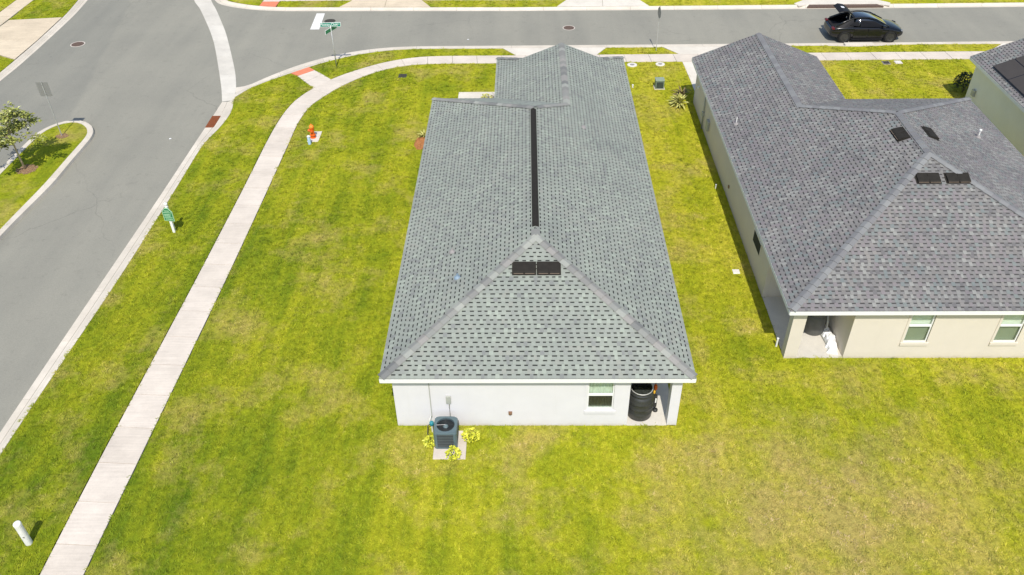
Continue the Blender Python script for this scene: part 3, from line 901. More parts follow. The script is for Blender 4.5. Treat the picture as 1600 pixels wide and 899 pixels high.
class Roof:
    def __init__(self, house, roof, origin, palette, band, slotmul, band_p, n_single, bias):
        self.house, self.roof, self.origin = house, roof, origin
        self.pal, self.band, self.slotmul, self.band_p = palette, band, slotmul, band_p
        self.mean = tuple(sum(c[i] for c in palette) / len(palette) for i in range(3))
        self.n_single = n_single
        self.bias = bias
        self.cells = []   # whole cells: (dist, O(world), U, V, N, width idx, tint idx)
        self.v, self.f, self.c = [], [], []
        self.var = {}

    def colours(self, ti):
        a = self.pal[ti]
        m_ = self.mean
        return (a, tuple(x * self.slotmul * 0.7 + y * self.slotmul * 0.3 for x, y in zip(m_, a)), self.band)

    def emit(self, O, U, V, N, F, cols):
        for kind, P in F:
            if len(P) < 3:
                continue
            n = len(self.v)
            for u, v, h in P:
                self.v.append(O + U * u + V * v + N * h)
            self.f.append(tuple(range(n, n + len(P))))
            self.c.append((cols[kind], len(P)))

    def face(self, O, U, V, convex_parts, seed):
        """O: world point at u=v=0; convex_parts in (u,v)"""
        rg = random.Random(seed)
        N = U.cross(V).normalized()
        parts = []
        for C in convex_parts:
            a = sum(C[i][0] * C[(i + 1) % len(C)][1] - C[(i + 1) % len(C)][0] * C[i][1] for i in range(len(C)))
            parts.append(C if a > 0 else C[::-1])
        vmax = max(p[1] for C in parts for p in C)
        rows = int(math.ceil(vmax / EXPO))
        for j in range(rows):
            v0 = j * EXPO
            # u extent of this row
            us = []
            for C in parts:
                q = clip_poly([(-1e3, v0, 0), (1e3, v0, 0), (1e3, v0 + EXPO, 0), (-1e3, v0 + EXPO, 0)], C)
                us += [p[0] for p in q]
            if not us:
                continue
            u = min(us) - rg.random() * 0.3
            umax = max(us)
            while u < umax:
                wi = rg.randrange(NWIDTH)
                w = WID[wi]
                ti = self.pick(rg, O + U * u + V * v0)
                cor = [(u, v0), (u + w, v0), (u + w, v0 + EXPO), (u, v0 + EXPO)]
                whole = False
                for C in parts:
                    if all(all((C[(i + 1) % len(C)][0] - C[i][0]) * (p[1] - C[i][1]) - (C[(i + 1) % len(C)][1] - C[i][1]) * (p[0] - C[i][0]) >= -1e-6 for i in range(len(C))) for p in cor):
                        whole = True
                        break
                if whole:
                    W = O + U * u + V * v0
                    d = (W - CAM_POS)
                    seen = 1.0 / max(1e-3, d.length_squared) * max(0.05, -N.dot(d.normalized()))
                    pr = Vector(((d.dot(r2)) / d.dot(fw), d.dot(u2) / d.dot(fw)))
                    if abs(pr.x) > 0.60 or abs(pr.y) > 0.34:
                        seen = 0
                    self.cells.append((seen, W, U, V, N, wi, ti))
                else:
                    F = cell_faces(w, GAPS[wi], False)
                    for C in parts:
                        FF = []
                        for kind, P in F:
                            Q = clip_poly([(p[0] + u, p[1] + v0, p[2]) for p in P], C)
                            if kind == 2 and rg.random() < 0:
                                continue
                            FF.append((kind, Q))
                        self.emit(O, U, V, N, FF, self.colours(ti))
                u += w

    def pick(self, rg, p):
        b = 0.5 + 0.5 * math.sin(p.x * 0.9 + 1.3 * math.sin(p.y * 0.7)) * math.sin(p.y * 1.1 + p.z * 2 + math.sin(p.x * 0.6))
        k = min(0.999, max(0.0, rg.random() ** (1.0 + self.bias * (b - 0.5))))
        return int(k * len(self.pal))

    def finish(self):
        self.cells.sort(key=lambda c: -c[0])
        singles, rest = self.cells[:self.n_single], self.cells[self.n_single:]
        for s, W, U, V, N, wi, ti in rest:
            F = [(k, P) for k, P in cell_faces(WID[wi], GAPS[wi], False)]
            self.emit(W, U, V, N, F, self.colours(ti))
        o = self.origin
        def put(name, verts, faces, cols, org):
            me = bpy.data.meshes.new(name)
            me.from_pydata([(p[0] - org[0], p[1] - org[1], p[2] - org[2]) for p in verts], [], faces)
            me.materials.append(M['shingle'])
            at = me.color_attributes.new("tint", 'FLOAT_COLOR', 'CORNER')
            arr = np.ones((len(me.loops), 4), 'f')
            arr[:, :3] = np.repeat(np.array([c for c, n in cols], 'f'), [n for c, n in cols], axis=0)
            at.data.foreach_set('color', arr.ravel())
            me.update()
            return me
        me = put("shingle_field", self.v, self.f, self.c, o)
        ob = bpy.data.objects.new("shingle_field", me); COL.objects.link(ob); ob.parent = self.roof; ob['kind'] = 'stuff'
        for s, W, U, V, N, wi, ti in singles:
            key = (wi, ti)
            if key not in self.var:
                F = cell_faces(WID[wi], GAPS[wi], False)
                cols = self.colours(ti)
                vs, fs, cs = [], [], []
                for kind, P in F:
                    n = len(vs); vs += P; fs.append(tuple(range(n, n + len(P)))); cs.append((cols[kind], len(P)))
                self.var[key] = put("shingle", vs, fs, cs, (0, 0, 0))
            ob = bpy.data.objects.new("shingle", self.var[key]); COL.objects.link(ob); ob.parent = self.roof
            mw = Matrix(((U.x, V.x, N.x, W.x - o[0]), (U.y, V.y, N.y, W.y - o[1]), (U.z, V.z, N.z, W.z - o[2]), (0, 0, 0, 1)))
            ob.matrix_local = mw

    def caps(self, P, Q, na, nb, pal, width=0.17, step=0.33, lift=0.024, blunt=False):
        """ridge / hip caps from P (low or near end) to Q; na, nb: normals of the two slopes"""
        P, Q = Vector(P), Vector(Q)
        d = (Q - P)
        Lg = d.length
        d.normalize()
        nrm = (na + nb).normalized()
        def sidev(n, sgn):
            s = n.cross(d)
            s = (s - d * s.dot(d)).normalized()
            if s.dot(nrm) > 0:
                s = -s
            return s
        a, b = sidev(na, 1), sidev(nb, -1)
        if a.dot(b) > 0.2:
            b = -b
        n = int(Lg / step)
        vs = []
        e = step * 1.28
        prof = [(a, width, 0.004), (a, width * 0.55, 0.012), (None, 0, 0.016), (b, width * 0.55, 0.012), (b, width, 0.004)]
        meshes = []
        for col in pal:
            V_, F_, C_ = [], [], []
            for t, extra in ((0.0, 0.030), (e, 0.0)):
                for sv, wd, hh in prof:
                    p = d * t + nrm * (hh + lift + extra)
                    if sv is not None:
                        p = p + sv * wd
                    V_.append(p)
            for sv, wd, hh in prof:
                p = nrm * (lift - 0.01)
                if sv is not None:
                    p = p + sv * wd
                V_.append(p)
            for k in range(4):
                F_.append((k, k + 1, 5 + k + 1, 5 + k)); F_.append((10 + k, 10 + k + 1, k + 1, k))
            me = bpy.data.meshes.new("ridge_cap")
            me.from_pydata([tuple(p) for p in V_], [], F_)
            me.materials.append(M['shingle'])
            at = me.color_attributes.new("tint", 'FLOAT_COLOR', 'CORNER')
            arr = np.ones((len(me.loops), 4), 'f'); arr[:, :3] = col
            at.data.foreach_set('color', arr.ravel())
            me.update()
            meshes.append(me)
        for i in range(n):
            ob = bpy.data.objects.new("ridge_cap", RNG.choice(meshes)); COL.objects.link(ob); ob.parent = self.roof
            ob.location = P + d * (i * step) - Vector(self.origin)
        return n


def house(name, label, cat, x_shared, sgn, W, y0, Lm, ww2, Lw, dg, wall_mat, palette, band, slotmul, cap_pal, n_single, wall_in=0.31, bias=1.0):
    """L-shaped hip roofed house; t runs across from the eave shared with the wing"""
    org = (x_shared + sgn * W / 2, y0 + 0.3, 0.0)
    H = thing(name, label, cat, org)
    hw, ww = W / 2, ww2 / 2
    X = lambda t: x_shared + sgn * t
    zs = lambda t: HE + SL * t
    P3 = lambda t, y, h: (X(t), y, HE + SL * h)
    # deck
    deck = MB()
    D = -0.012
    def dk(pts):
        deck.face([(p[0], p[1], p[2] + D) for p in pts])
    if dg:
        dk([P3(0, y0, 0), P3(0, Lw, 0), P3(dg, Lw - dg, dg), P3(ww, Lw - dg, ww), P3(ww, Lm - ww, ww), P3(hw, Lm - hw, hw), P3(hw, y0 + hw, hw)])
        dk([P3(ww2, Lm, 0), P3(ww2, Lw, 0), P3(ww2 - dg, Lw - dg, dg), P3(ww, Lw - dg, ww), P3(ww, Lm - ww, ww)])
        dk([P3(0, Lw, 0), P3(ww2, Lw, 0), P3(ww2 - dg, Lw - dg, dg), P3(dg, Lw - dg, dg)])
    else:
        dk([P3(0, y0, 0), P3(0, Lw, 0), P3(ww, Lw, ww), P3(ww, Lm - ww, ww), P3(hw, Lm - hw, hw), P3(hw, y0 + hw, hw)])
        dk([P3(ww2, Lm, 0), P3(ww2, Lw, 0), P3(ww, Lw, ww), P3(ww, Lm - ww, ww)])
    dk([P3(W, y0, 0), P3(W, Lm, 0), P3(hw, Lm - hw, hw), P3(hw, y0 + hw, hw)])
    dk([P3(0, y0, 0), P3(W, y0, 0), P3(hw, y0 + hw, hw)])
    dk([P3(W, Lm, 0), P3(hw, Lm - hw, hw), P3(ww, Lm - ww, ww), P3(ww2, Lm, 0)])
    roof = deck.build("roof", M['vent'], parent=H, origin=org)
    R = Roof(H, roof, org, palette, band, slotmul, 0, n_single, bias)
    ex = Vector((sgn, 0, 0)); ey = Vector((0, 1, 0)); ez = Vector((0, 0, 1))
    k = SQ
    # local (t,y) -> face coords.  keep U x V pointing up
    Vs = (ex + ez * SL) / k
    Vo = (-ex + ez * SL) / k
    Vr = (ey + ez * SL) / k
    Vf = (-ey + ez * SL) / k
    def orient(O, U, V, parts, seed):
        if U.cross(V).z < 0:
            U = -U
            parts = [[(-u, v) for u, v in C] for C in parts]
        R.face(O, U, V, parts, seed)
    B = [(y0, 0), (Lm - ww, 0), (Lm - ww, ww * k), (Lm - hw, hw * k), (y0 + hw, hw * k)]
    if dg:
        parts = [B, [(Lm - ww, 0), (Lw - dg, 0), (Lw - dg, ww * k), (Lm - ww, ww * k)], [(Lw - dg, 0), (Lw, 0), (Lw - dg, dg * k)]]
    else:
        parts = [B, [(Lm - ww, 0), (Lw, 0), (Lw, ww * k), (Lm - ww, ww * k)]]
    orient(Vector((X(0), 0, HE)), ey, Vs, parts, 1)
    orient(Vector((X(W), 0, HE)), ey, Vo, [[(y0, 0), (Lm, 0), (Lm - hw, hw * k), (y0 + hw, hw * k)]], 2)
    orient(Vector((X(0), y0, HE)), ex, Vr, [[(0, 0), (W, 0), (hw, hw * k)]], 3)
    orient(Vector((X(0), Lm, HE)), ex, Vf, [[(W, 0), (hw, hw * k), (ww, ww * k), (ww2, 0)]], 4)
    if dg:
        wi_parts = [[(Lm, 0), (Lw - dg, 0), (Lw - dg, ww * k), (Lm - ww, ww * k)], [(Lw - dg, 0), (Lw, 0), (Lw - dg, dg * k)]]
    else:
        wi_parts = [[(Lm, 0), (Lw, 0), (Lw, ww * k), (Lm - ww, ww * k)]]
    orient(Vector((X(ww2), 0, HE)), ey, Vo, wi_parts, 5)
    if dg:
        orient(Vector((X(0), Lw, HE)), ex, Vf, [[(0, 0), (ww2, 0), (ww2 - dg, dg * k), (dg, dg * k)]], 6)
    R.finish()
    ns = Vector((-sgn * SL, 0, 1)).normalized(); no = Vector((sgn * SL, 0, 1)).normalized()
    nr = Vector((0, -SL, 1)).normalized(); nf = Vector((0, SL, 1)).normalized()
    R.caps(P3(0.05, y0 + 0.05, 0.05), P3(hw, y0 + hw, hw), ns, nr, cap_pal)
    R.caps(P3(W - 0.05, y0 + 0.05, 0.05), P3(hw, y0 + hw, hw), no, nr, cap_pal)
    R.caps(P3(W - 0.05, Lm - 0.05, 0.05), P3(hw, Lm - hw, hw), no, nf, cap_pal)
    R.caps(P3(ww, Lm - ww, ww), P3(hw, Lm - hw, hw), ns, nf, cap_pal)
    gy = Lw - dg
    R.caps(P3(ww, gy - 0.05, ww), P3(ww, Lm - ww - 0.15, ww), ns, no, cap_pal)
    if dg:
        R.caps(P3(0.05, Lw - 0.05, 0.05), P3(dg, gy, dg), ns, nf, cap_pal)
        R.caps(P3(ww2 - 0.05, Lw - 0.05, 0.05), P3(ww2 - dg, gy, dg), no, nf, cap_pal)
    R.geo = dict(X=X, P3=P3, hw=hw, ww=ww, y0=y0, Lm=Lm, Lw=Lw, W=W, ww2=ww2, ns=ns, no=no, nr=nr, org=org)
    # main ridge
    R.ridge = (Vector(P3(hw, y0 + hw, hw)), Vector(P3(hw, Lm - hw, hw)), ns, no, cap_pal)
    # soffit, fascia boards
    sf = MB()
    sf.face([(X(0) + sgn * 0.02, y0 + 0.02, 2.345), (X(W) - sgn * 0.02, y0 + 0.02, 2.345), (X(W) - sgn * 0.02, Lm - 0.02, 2.345), (X(0) + sgn * 0.02, Lm - 0.02, 2.345)])
    sf.face([(X(0) + sgn * 0.02, Lm - 0.02, 2.345), (X(ww2) - sgn * 0.02, Lm - 0.02, 2.345), (X(ww2) - sgn * 0.02, Lw - 0.02, 2.345), (X(0) + sgn * 0.02, Lw - 0.02, 2.345)])
    sf.build("soffit", M['trim'], parent=H, origin=org)
    def board(a, b, nm="fascia"):
        (xa, ya), (xb, yb) = a, b
        mb = MB()
        if abs(ya - yb) < 1e-6:
            mb.box(min(xa, xb), max(xa, xb), ya - 0.012, ya + 0.012, 2.325, 2.487)
        else:
            mb.box(xa - 0.012, xa + 0.012, min(ya, yb), max(ya, yb), 2.325, 2.487)
        mb.build(nm, M['trim'], parent=H, origin=org)
    s = sgn
    board((X(0) + s * 0.005, y0), (X(W) - s * 0.005, y0))
    board((X(0), y0 + 0.014), (X(0), Lw - 0.014))
    board((X(W), y0 + 0.014), (X(W), Lm))
    board((X(W) - s * 0.014, Lm), (X(ww2), Lm))
    board((X(ww2), Lm + 0.014), (X(ww2), Lw - 0.014))
    if dg:
        board((X(0), Lw), (X(ww2), Lw))
    # gable end wall of the wing
    gb = MB()
    if dg:
        a, b, c = P3(dg, gy, dg - 0.03), P3(ww2 - dg, gy, dg - 0.03), P3(ww, gy, ww - 0.03)
    else:
        a, b, c = P3(0.3, Lw - 0.3, 0.0), P3(ww2 - 0.3, Lw - 0.3, 0.0), P3(ww, Lw - 0.3, ww - 0.35)
    a2, b2, c2 = [(p[0], p[1] - 0.15, p[2]) for p in (a, b, c)]
    gb.add([a, b, c, a2, b2, c2], [(0, 1, 2), (5, 4, 3), (0, 3, 4, 1), (1, 4, 5, 2), (2, 5, 3, 0)])
    gb.build("gable", wall_mat, parent=H, origin=org)
    if not dg:
        for q in (0, ww2):
            mb = MB()
            p0, p1 = Vector(P3(q, Lw, 0)), Vector(P3(ww, Lw, ww))
            mb.add([p0 + Vector((0, -0.012, -0.165)), p1 + Vector((0, -0.012, -0.165)), p1 + Vector((0, -0.012, -0.006)), p0 + Vector((0, -0.012, -0.006)),
                    p0 + Vector((0, 0.012, -0.165)), p1 + Vector((0, 0.012, -0.165)), p1 + Vector((0, 0.012, -0.006)), p0 + Vector((0, 0.012, -0.006))],
                   [(0, 1, 2, 3), (7, 6, 5, 4), (0, 4, 5, 1), (3, 2, 6, 7)])
            mb.build("fascia", M['trim'], parent=H, origin=org)
    NO_GRASS.append([(X(wall_in), y0 + 0.29), (X(W - wall_in), y0 + 0.29), (X(W - wall_in), Lm - 0.3), (X(ww2 - wall_in), Lm - 0.3), (X(ww2 - wall_in), Lw - 0.3), (X(wall_in), Lw - 0.3)])
    return H, roof, R, org


def wall_run(H, org, pts, thick, m, z0=-0.05, z1=2.34, closed=False):
    """each straight stretch is one wall; pts are the outer face, the wall grows to the left of the direction"""
    n = len(pts)
    for i in range(n - 1):
        a, b = Vector((*pts[i], 0)), Vector((*pts[i + 1], 0))
        d = (b - a).normalized(); nrm = Vector((-d.y, d.x, 0)) * thick
        mb = MB()
        e = d * (thick + 0.002) if i > 0 else d * 0.0
        q = [a + e, b, b + nrm, a + e + nrm]
        mb.prism([(p.x, p.y) for p in q], z0, z1)
        mb.build("wall", m, parent=H, origin=org)


def rear_wall(H, org, y, x0, x1, wins, thick, m, z1=2.34):
    """wall facing the camera with window holes (x0,x1,z0,z1)"""
    mb = MB()
    xs = x0
    for wx0, wx1, wz0, wz1 in sorted(wins):
        mb.box(xs, wx0, y, y + thick, -0.05, z1)
        mb.box(wx0, wx1, y, y + thick, -0.05, wz0)
        mb.box(wx0, wx1, y, y + thick, wz1, z1)
        xs = wx1
    mb.box(xs, x1, y, y + thick, -0.05, z1)
    return mb.build("wall", m, parent=H, origin=org, merge=True)


def window(H, org, x0, x1, z0, z1, y, m_wall, curtain, lower_screen, blind=False, split=0.5):
    """sash window set in the hole; raised render surround, frame, panes, sill"""
    root = MB()
    s = 0.085
    root.box(x0 - s, x0, y - 0.022, y + 0.02, z0 - 0.002, z1)
    root.box(x1, x1 + s, y - 0.022, y + 0.02, z0 - 0.002, z1)
    w = root.build("window", m_wall, parent=H, origin=org)
    W0 = w
    f = MB()
    fw_ = 0.045
    yy0, yy1 = y + 0.035, y + 0.085
    zm = z0 + (z1 - z0) * split
    f.box(x0 + 0.003, x0 + fw_, yy0, yy1, z0 + 0.003, z1 - 0.003); f.box(x1 - fw_, x1 - 0.003, yy0, yy1, z0 + 0.003, z1 - 0.003)
    f.box(x0 + fw_, x1 - fw_, yy0, yy1, z0 + 0.003, z0 + fw_); f.box(x0 + fw_, x1 - fw_, yy0, yy1, z1 - fw_, z1 - 0.003)
    f.box(x0 + fw_, x1 - fw_, yy0 - 0.012, yy1 - 0.002, zm - 0.035, zm + 0.03)
    f.build("frame", M['trim'], parent=W0, origin=org)
    for a, b, dz in ((z0 + fw_, zm - 0.035, 0.0), (zm + 0.03, z1 - fw_, 0.012)):
        p = MB(); p.box(x0 + fw_, x1 - fw_, yy0 + 0.018 + dz, yy0 + 0.024 + dz, a, b); p.build("pane", M['glass'], parent=W0, origin=org)
    if lower_screen:
        p = MB(); p.face([(x0 + fw_, yy0 + 0.006, z0 + fw_ + (0.0 if blind else 0.11)), (x1 - fw_, yy0 + 0.006, z0 + fw_ + (0.0 if blind else 0.11)), (x1 - fw_, yy0 + 0.006, zm - 0.035), (x0 + fw_, yy0 + 0.006, zm - 0.035)])
        p.build("insect_screen", lower_screen, parent=W0, origin=org)
    sl = MB(); sl.box(x0 - s, x1 + s, y - 0.05, y + 0.034, z0 - 0.14, z0 + 0.001); sl.build("sill", m_wall, parent=W0, origin=org, bevel=0.008)
    if blind:
        c = MB(); c.box(x0 + 0.01, x1 - 0.01, y + 0.13, y + 0.135, z0 - 0.0, z1); c.build("blind", curtain, parent=W0, origin=org)
    else:
        c = MB(); n = 40
        pts = []
        for i in range(n + 1):
            x = x0 + (x1 - x0) * i / n
            pts.append((x, y + 0.15 + 0.025 * math.sin(i * 1.15) + 0.012 * math.sin(i * 0.43)))
        for i in range(n):
            c.face([(*pts[i], z0), (*pts[i + 1], z0), (*pts[i + 1], z1), (*pts[i], z1)])
        c.build("curtain", curtain, parent=W0, origin=org, merge=True, smooth=True)
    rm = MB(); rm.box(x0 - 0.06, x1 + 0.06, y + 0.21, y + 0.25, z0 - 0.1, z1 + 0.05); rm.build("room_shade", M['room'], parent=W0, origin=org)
    return w


def roof_vent(R, P, n_slope, along, label=None, w=0.74, dpt=0.46, part_name="roof_vent"):
    """low twin-hood slant vent lying on a slope; P centre on the surface, along = horizontal eave direction"""
    Nv = n_slope; U = along.normalized(); V = Nv.cross(U)
    if V.z < 0:
        U = -U; V = -V
    Pv = Vector(P) - Vector(R.origin)
    mtx = Matrix(((U.x, V.x, Nv.x, Pv.x), (U.y, V.y, Nv.y, Pv.y), (U.z, V.z, Nv.z, Pv.z), (0, 0, 0, 1)))
    fl = MB(); fl.box(-w / 2 - 0.05, w / 2 + 0.05, -dpt / 2 - 0.02, dpt / 2 + 0.06, 0.018, 0.028, 0, mtx)
    root = None
    mb = MB()
    for sx in (-1, 1):
        xa, xb = (-w / 2, -0.012) if sx < 0 else (0.012, w / 2)
        h0, h1 = 0.115, 0.075
        y0_, y1_ = -dpt / 2, dpt / 2
        vs = [(xa, y0_ + 0.05, 0.025), (xb, y0_ + 0.05, 0.025), (xb, y1_, 0.025), (xa, y1_, 0.025), (xa, y0_, h0 - 0.03), (xb, y0_, h0 - 0.03), (xb, y0_ + 0.07, h0), (xa, y0_ + 0.07, h0), (xb, y1_ - 0.03, h1), (xa, y1_ - 0.03, h1)]
        vs = [mtx @ Vector(v) for v in vs]
        mb.add(vs, [(0, 1, 5, 4), (4, 5, 6, 7), (7, 6, 8, 9), (9, 8, 2, 3), (1, 2, 8, 6, 5), (0, 4, 7, 9, 3), (3, 2, 1, 0)])
    # shared seam cap between the hoods keeps them one vent
    mb.box(-0.014, 0.014, -dpt / 2 + 0.06, dpt / 2 - 0.03, 0.03, 0.10, 0, mtx)
    nb = len(fl.v)
    fl.v += mb.v; fl.f += [tuple(i + nb for i in f) for f in mb.f]; fl.mi += mb.mi
    for sx in (-1, 1):
        xa, xb = (-w / 2 + 0.01, -0.03) if sx < 0 else (0.03, w / 2 - 0.01)
        fl.box(xa, xb, -dpt / 2 - 0.004, -dpt / 2 + 0.022, 0.078, 0.090, 1, mtx)
    o = fl.build(part_name, [M['vent'], M['vent_lip']], parent=R.roof)
    return o


def vent_pipe(R, P, m_pipe, h=0.35, r_=0.045, boot=None, cap=False):
    p = Vector(P) - Vector(R.origin)
    mb = MB()
    mb.lathe([(0.13, -0.04), (0.12, 0.03), (0.06, 0.08), (r_ * 1.1, 0.12)], 14, tuple(p), 1)
    mb.lathe([(r_, 0.05), (r_, h), (r_ * 0.7, h), (r_ * 0.7, h - 0.05)], 12, tuple(p), 0)
    if cap:
        mb.lathe([(r_ * 1.0, h - 0.02), (r_ * 2.0, h - 0.01), (r_ * 2.0, h + 0.05), (0.0, h + 0.08)], 14, tuple(p), 0)
    mb.build("vent_pipe", [m_pipe, boot or M['lid_grey']], parent=R.roof, smooth=False)


PAL_MAIN = [(0.303, 0.326, 0.284), (0.289, 0.314, 0.273), (0.314, 0.340, 0.293), (0.297, 0.318, 0.282), (0.285, 0.306, 0.271), (0.307, 0.332, 0.289), (0.303, 0.314, 0.275), (0.269, 0.283, 0.256), (0.235, 0.245, 0.230), (0.343, 0.377, 0.320)]
CAP_MAIN = [(0.272, 0.270, 0.250), (0.238, 0.236, 0.222), (0.300, 0.288, 0.268), (0.335, 0.342, 0.308), (0.195, 0.198, 0.190), (0.262, 0.266, 0.246)]
PAL_N = [(0.193, 0.186, 0.180), (0.216, 0.196, 0.200), (0.224, 0.203, 0.204), (0.186, 0.207, 0.203), (0.204, 0.194, 0.184), (0.232, 0.217, 0.208), (0.156, 0.150, 0.150), (0.216, 0.195, 0.200), (0.202, 0.222, 0.212), (0.240, 0.227, 0.213), (0.250, 0.246, 0.232), (0.282, 0.280, 0.262)]
CAP_N = [(0.205, 0.205, 0.208), (0.228, 0.230, 0.230), (0.196, 0.193, 0.198), (0.245, 0.248, 0.246)]

# ---- the white house in the middle
HM, roofM, RM, orgM = house("white_house", "white walled house with plain grey shingle roof and black ridge vent in the middle", "house",
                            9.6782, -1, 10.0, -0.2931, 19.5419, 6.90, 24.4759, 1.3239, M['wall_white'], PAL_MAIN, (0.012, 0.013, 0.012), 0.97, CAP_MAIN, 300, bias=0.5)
P, Q, na, nb, cp = RM.ridge
# black ridge vent with shingle caps at both ends
dy = Vector((0, 1, 0))
n1 = RM.caps(P, P + dy * 0.62, na, nb, cp)
RM.caps(Q, Q - dy * 0.30, na, nb, cp)
mb = MB()
v0, v1 = P.y + 0.62, Q.y - 0.18
for i in range(1):
    prof = [(-0.125, -0.042), (-0.122, 0.0), (-0.03, 0.06), (0.03, 0.06), (0.122, 0.0), (0.125, -0.042)]
    vs = [(P.x + a, v, P.z + b) for v in (v0, v1) for a, b in prof]
    n = len(prof)
    mb.add(vs, [(j, j + 1, n + j + 1, n + j) for j in range(n - 1)] + [tuple(range(n))[::-1], tuple(range(n, 2 * n))])
mb.build("ridge_vent", M['vent'], parent=roofM, origin=orgM)
roof_vent(RM, (4.27, 3.46, 2.5 + SL * (3.46 + 0.2931)), Vector((0, -SL, 1)).normalized(), Vector((1, 0, 0)), w=0.72, dpt=0.46)
roof_vent(RM, (5.11, 3.46, 2.5 + SL * (3.46 + 0.2931)), Vector((0, -SL, 1)).normalized(), Vector((1, 0, 0)), w=0.72, dpt=0.46)
vent_pipe(RM, (1.96, 3.75, 2.5 + SL * (1.96 + 0.3218)), M['boot'], 0.16, 0.04, M['boot'])
vent_pipe(RM, (1.66, 5.42, 2.5 + SL * (1.66 + 0.3218)), M['lid_grey'], 0.14, 0.03)
vent_pipe(RM, (6.9, 14.3, 2.5 + SL * (9.678 - 6.9)), M['vent'], 0.12, 0.03)

TH = 0.2
rear_wall(HM, orgM, 0.0, 0.0, 7.70, [(6.33, 7.19, 0.76, 2.20)], TH, M['wall_white'])
wall_run(HM, orgM, [(0.0, 19.23), (0.0, TH + 0.002)], TH, M['wall_white'])
wall_run(HM, orgM, [(9.357, 3.40), (9.357, 24.16), (3.10, 24.16), (3.10, 19.24), (TH + 0.002, 19.24)], TH, M['wall_white'])
wall_run(HM, orgM, [(7.70, TH + 0.002), (7.70, 3.30)], TH, M['wall_white'])
wall_run(HM, orgM, [(7.502, 3.40), (9.155, 3.40)], TH, M['wall_white'])
mb = MB(); mb.box(9.035, 9.357, 0.0, 0.32, -0.05, 2.18); mb.build("porch_column", M['wall_white'], parent=HM, origin=orgM)
mb = MB(); mb.box(7.702, 9.357, 0.004, 0.24, 2.181, 2.343); mb.build("porch_beam", M['wall_white'], parent=HM, origin=orgM)
mb = MB(); mb.box(9.13, 9.353, 0.322, 3.398, 2.181, 2.343); mb.build("porch_beam", M['wall_white'], parent=HM, origin=orgM)
mb = MB(); mb.box(7.702, 9.34, 0.0, 3.398, -0.06, 0.028); mb.build("porch_floor", M['slab'], parent=HM, origin=orgM)
window(HM, orgM, 6.33, 7.19, 0.76, 2.20, 0.0, M['wall_white'], M['curtain'], M['screen'], split=0.47)
# garage door on the street side
mb = MB(); mb.box(3.9, 8.6, 24.161, 24.20, 0.03, 2.15); gd = mb.build("garage_door", M['trim'], parent=HM, origin=orgM)
for k in range(4):
    mb = MB(); mb.box(3.92, 8.58, 24.202, 24.215, 0.05 + k * 0.525, 0.54 + k * 0.525); mb.build("door_panel", M['trim'], parent=gd, origin=orgM)
# services on the rear wall
mb = MB(); mb.box(1.70, 1.86, -0.075, -0.002, 1.13, 1.45); db = mb.build("disconnect_box", M['box_grey'], parent=HM, origin=orgM, bevel=0.008)
mb = MB(); mb.tube([(1.79, -0.035, 1.13), (1.80, -0.035, 0.45), (1.78, -0.30, 0.40)], 0.02, 8); mb.build("conduit", M['box_grey'], parent=db, origin=orgM, smooth=True)
mb = MB(); mb.box(1.17, 1.195, -0.04, -0.002, 0.45, 2.34); mb.build("line_cover", M['box_grey'], parent=HM, origin=orgM)
mb = MB(); mb.box(3.74, 3.86, -0.03, -0.002, 0.56, 0.70); mb.lathe([(0.05, -0.03), (0.05, 0.05), (0.0, 0.06)], 10, (3.80, -0.05, 0.64)); mb.build("wall_tap", M['copper'], parent=HM, origin=orgM)

# ---- the beige house to the right
HN, roofN, RN, orgN = house("beige_house", "beige house with mottled purple grey shingle roof and front gable, right of the white house", "house",
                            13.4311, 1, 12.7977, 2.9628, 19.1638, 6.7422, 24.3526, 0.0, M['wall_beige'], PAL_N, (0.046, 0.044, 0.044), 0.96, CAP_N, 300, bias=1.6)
P, Q, na, nb, cp = RN.ridge
RN.caps(P, Q, na, nb, cp)
for x in (19.47, 20.58):
    roof_vent(RN, (x, 8.20, 2.5 + SL * (8.20 - 2.9628)), Vector((0, -SL, 1)).normalized(), Vector((1, 0, 0)), w=0.84, dpt=0.44)
roof_vent(RN, (19.38, 11.15, 2.5 + SL * (19.38 - 13.4311)), Vector((-SL, 0, 1)).normalized(), Vector((0, 1, 0)), w=0.84, dpt=0.44)
roof_vent(RN, (20.82, 11.60, 2.5 + SL * (26.2288 - 20.82)), Vector((SL, 0, 1)).normalized(), Vector((0, 1, 0)), w=0.84, dpt=0.44)
vent_pipe(RN, (14.13, 16.1, 2.5 + SL * 0.70), M['pvc'], 0.36, 0.022)
vent_pipe(RN, (24.03, 13.6, 2.5 + SL * 2.2), M['pvc'], 0.34, 0.03, cap=True)
XN, YN = 13.735, 3.265
rear_wall(HN, orgN, YN, 15.875, 25.92, [(17.84, 18.68, 0.78, 2.20), (21.03, 21.86, 0.78, 2.20), (23.8, 24.6, 0.78, 2.2)], TH, M['wall_beige'])
wall_run(HN, orgN, [(25.92, YN + TH + 0.002), (25.92, 18.86), (19.87, 18.86), (19.87, 24.04), (13.735, 24.04), (13.735, 6.78)], TH, M['wall_beige'])
wall_run(HN, orgN, [(15.877, 6.68), (15.877, YN + TH + 0.002)][::-1], -TH, M['wall_beige'])
wall_run(HN, orgN, [(13.94, 6.78), (16.075, 6.78)], TH, M['wall_beige'])
mb = MB(); mb.box(XN, 14.20, YN, YN + 0.34, -0.05, 2.18); mb.build("porch_column", M['wall_beige'], parent=HN, origin=orgN)
mb = MB(); mb.box(XN, 15.873, YN + 0.004, YN + 0.24, 2.181, 2.343); mb.build("porch_beam", M['wall_beige'], parent=HN, origin=orgN)
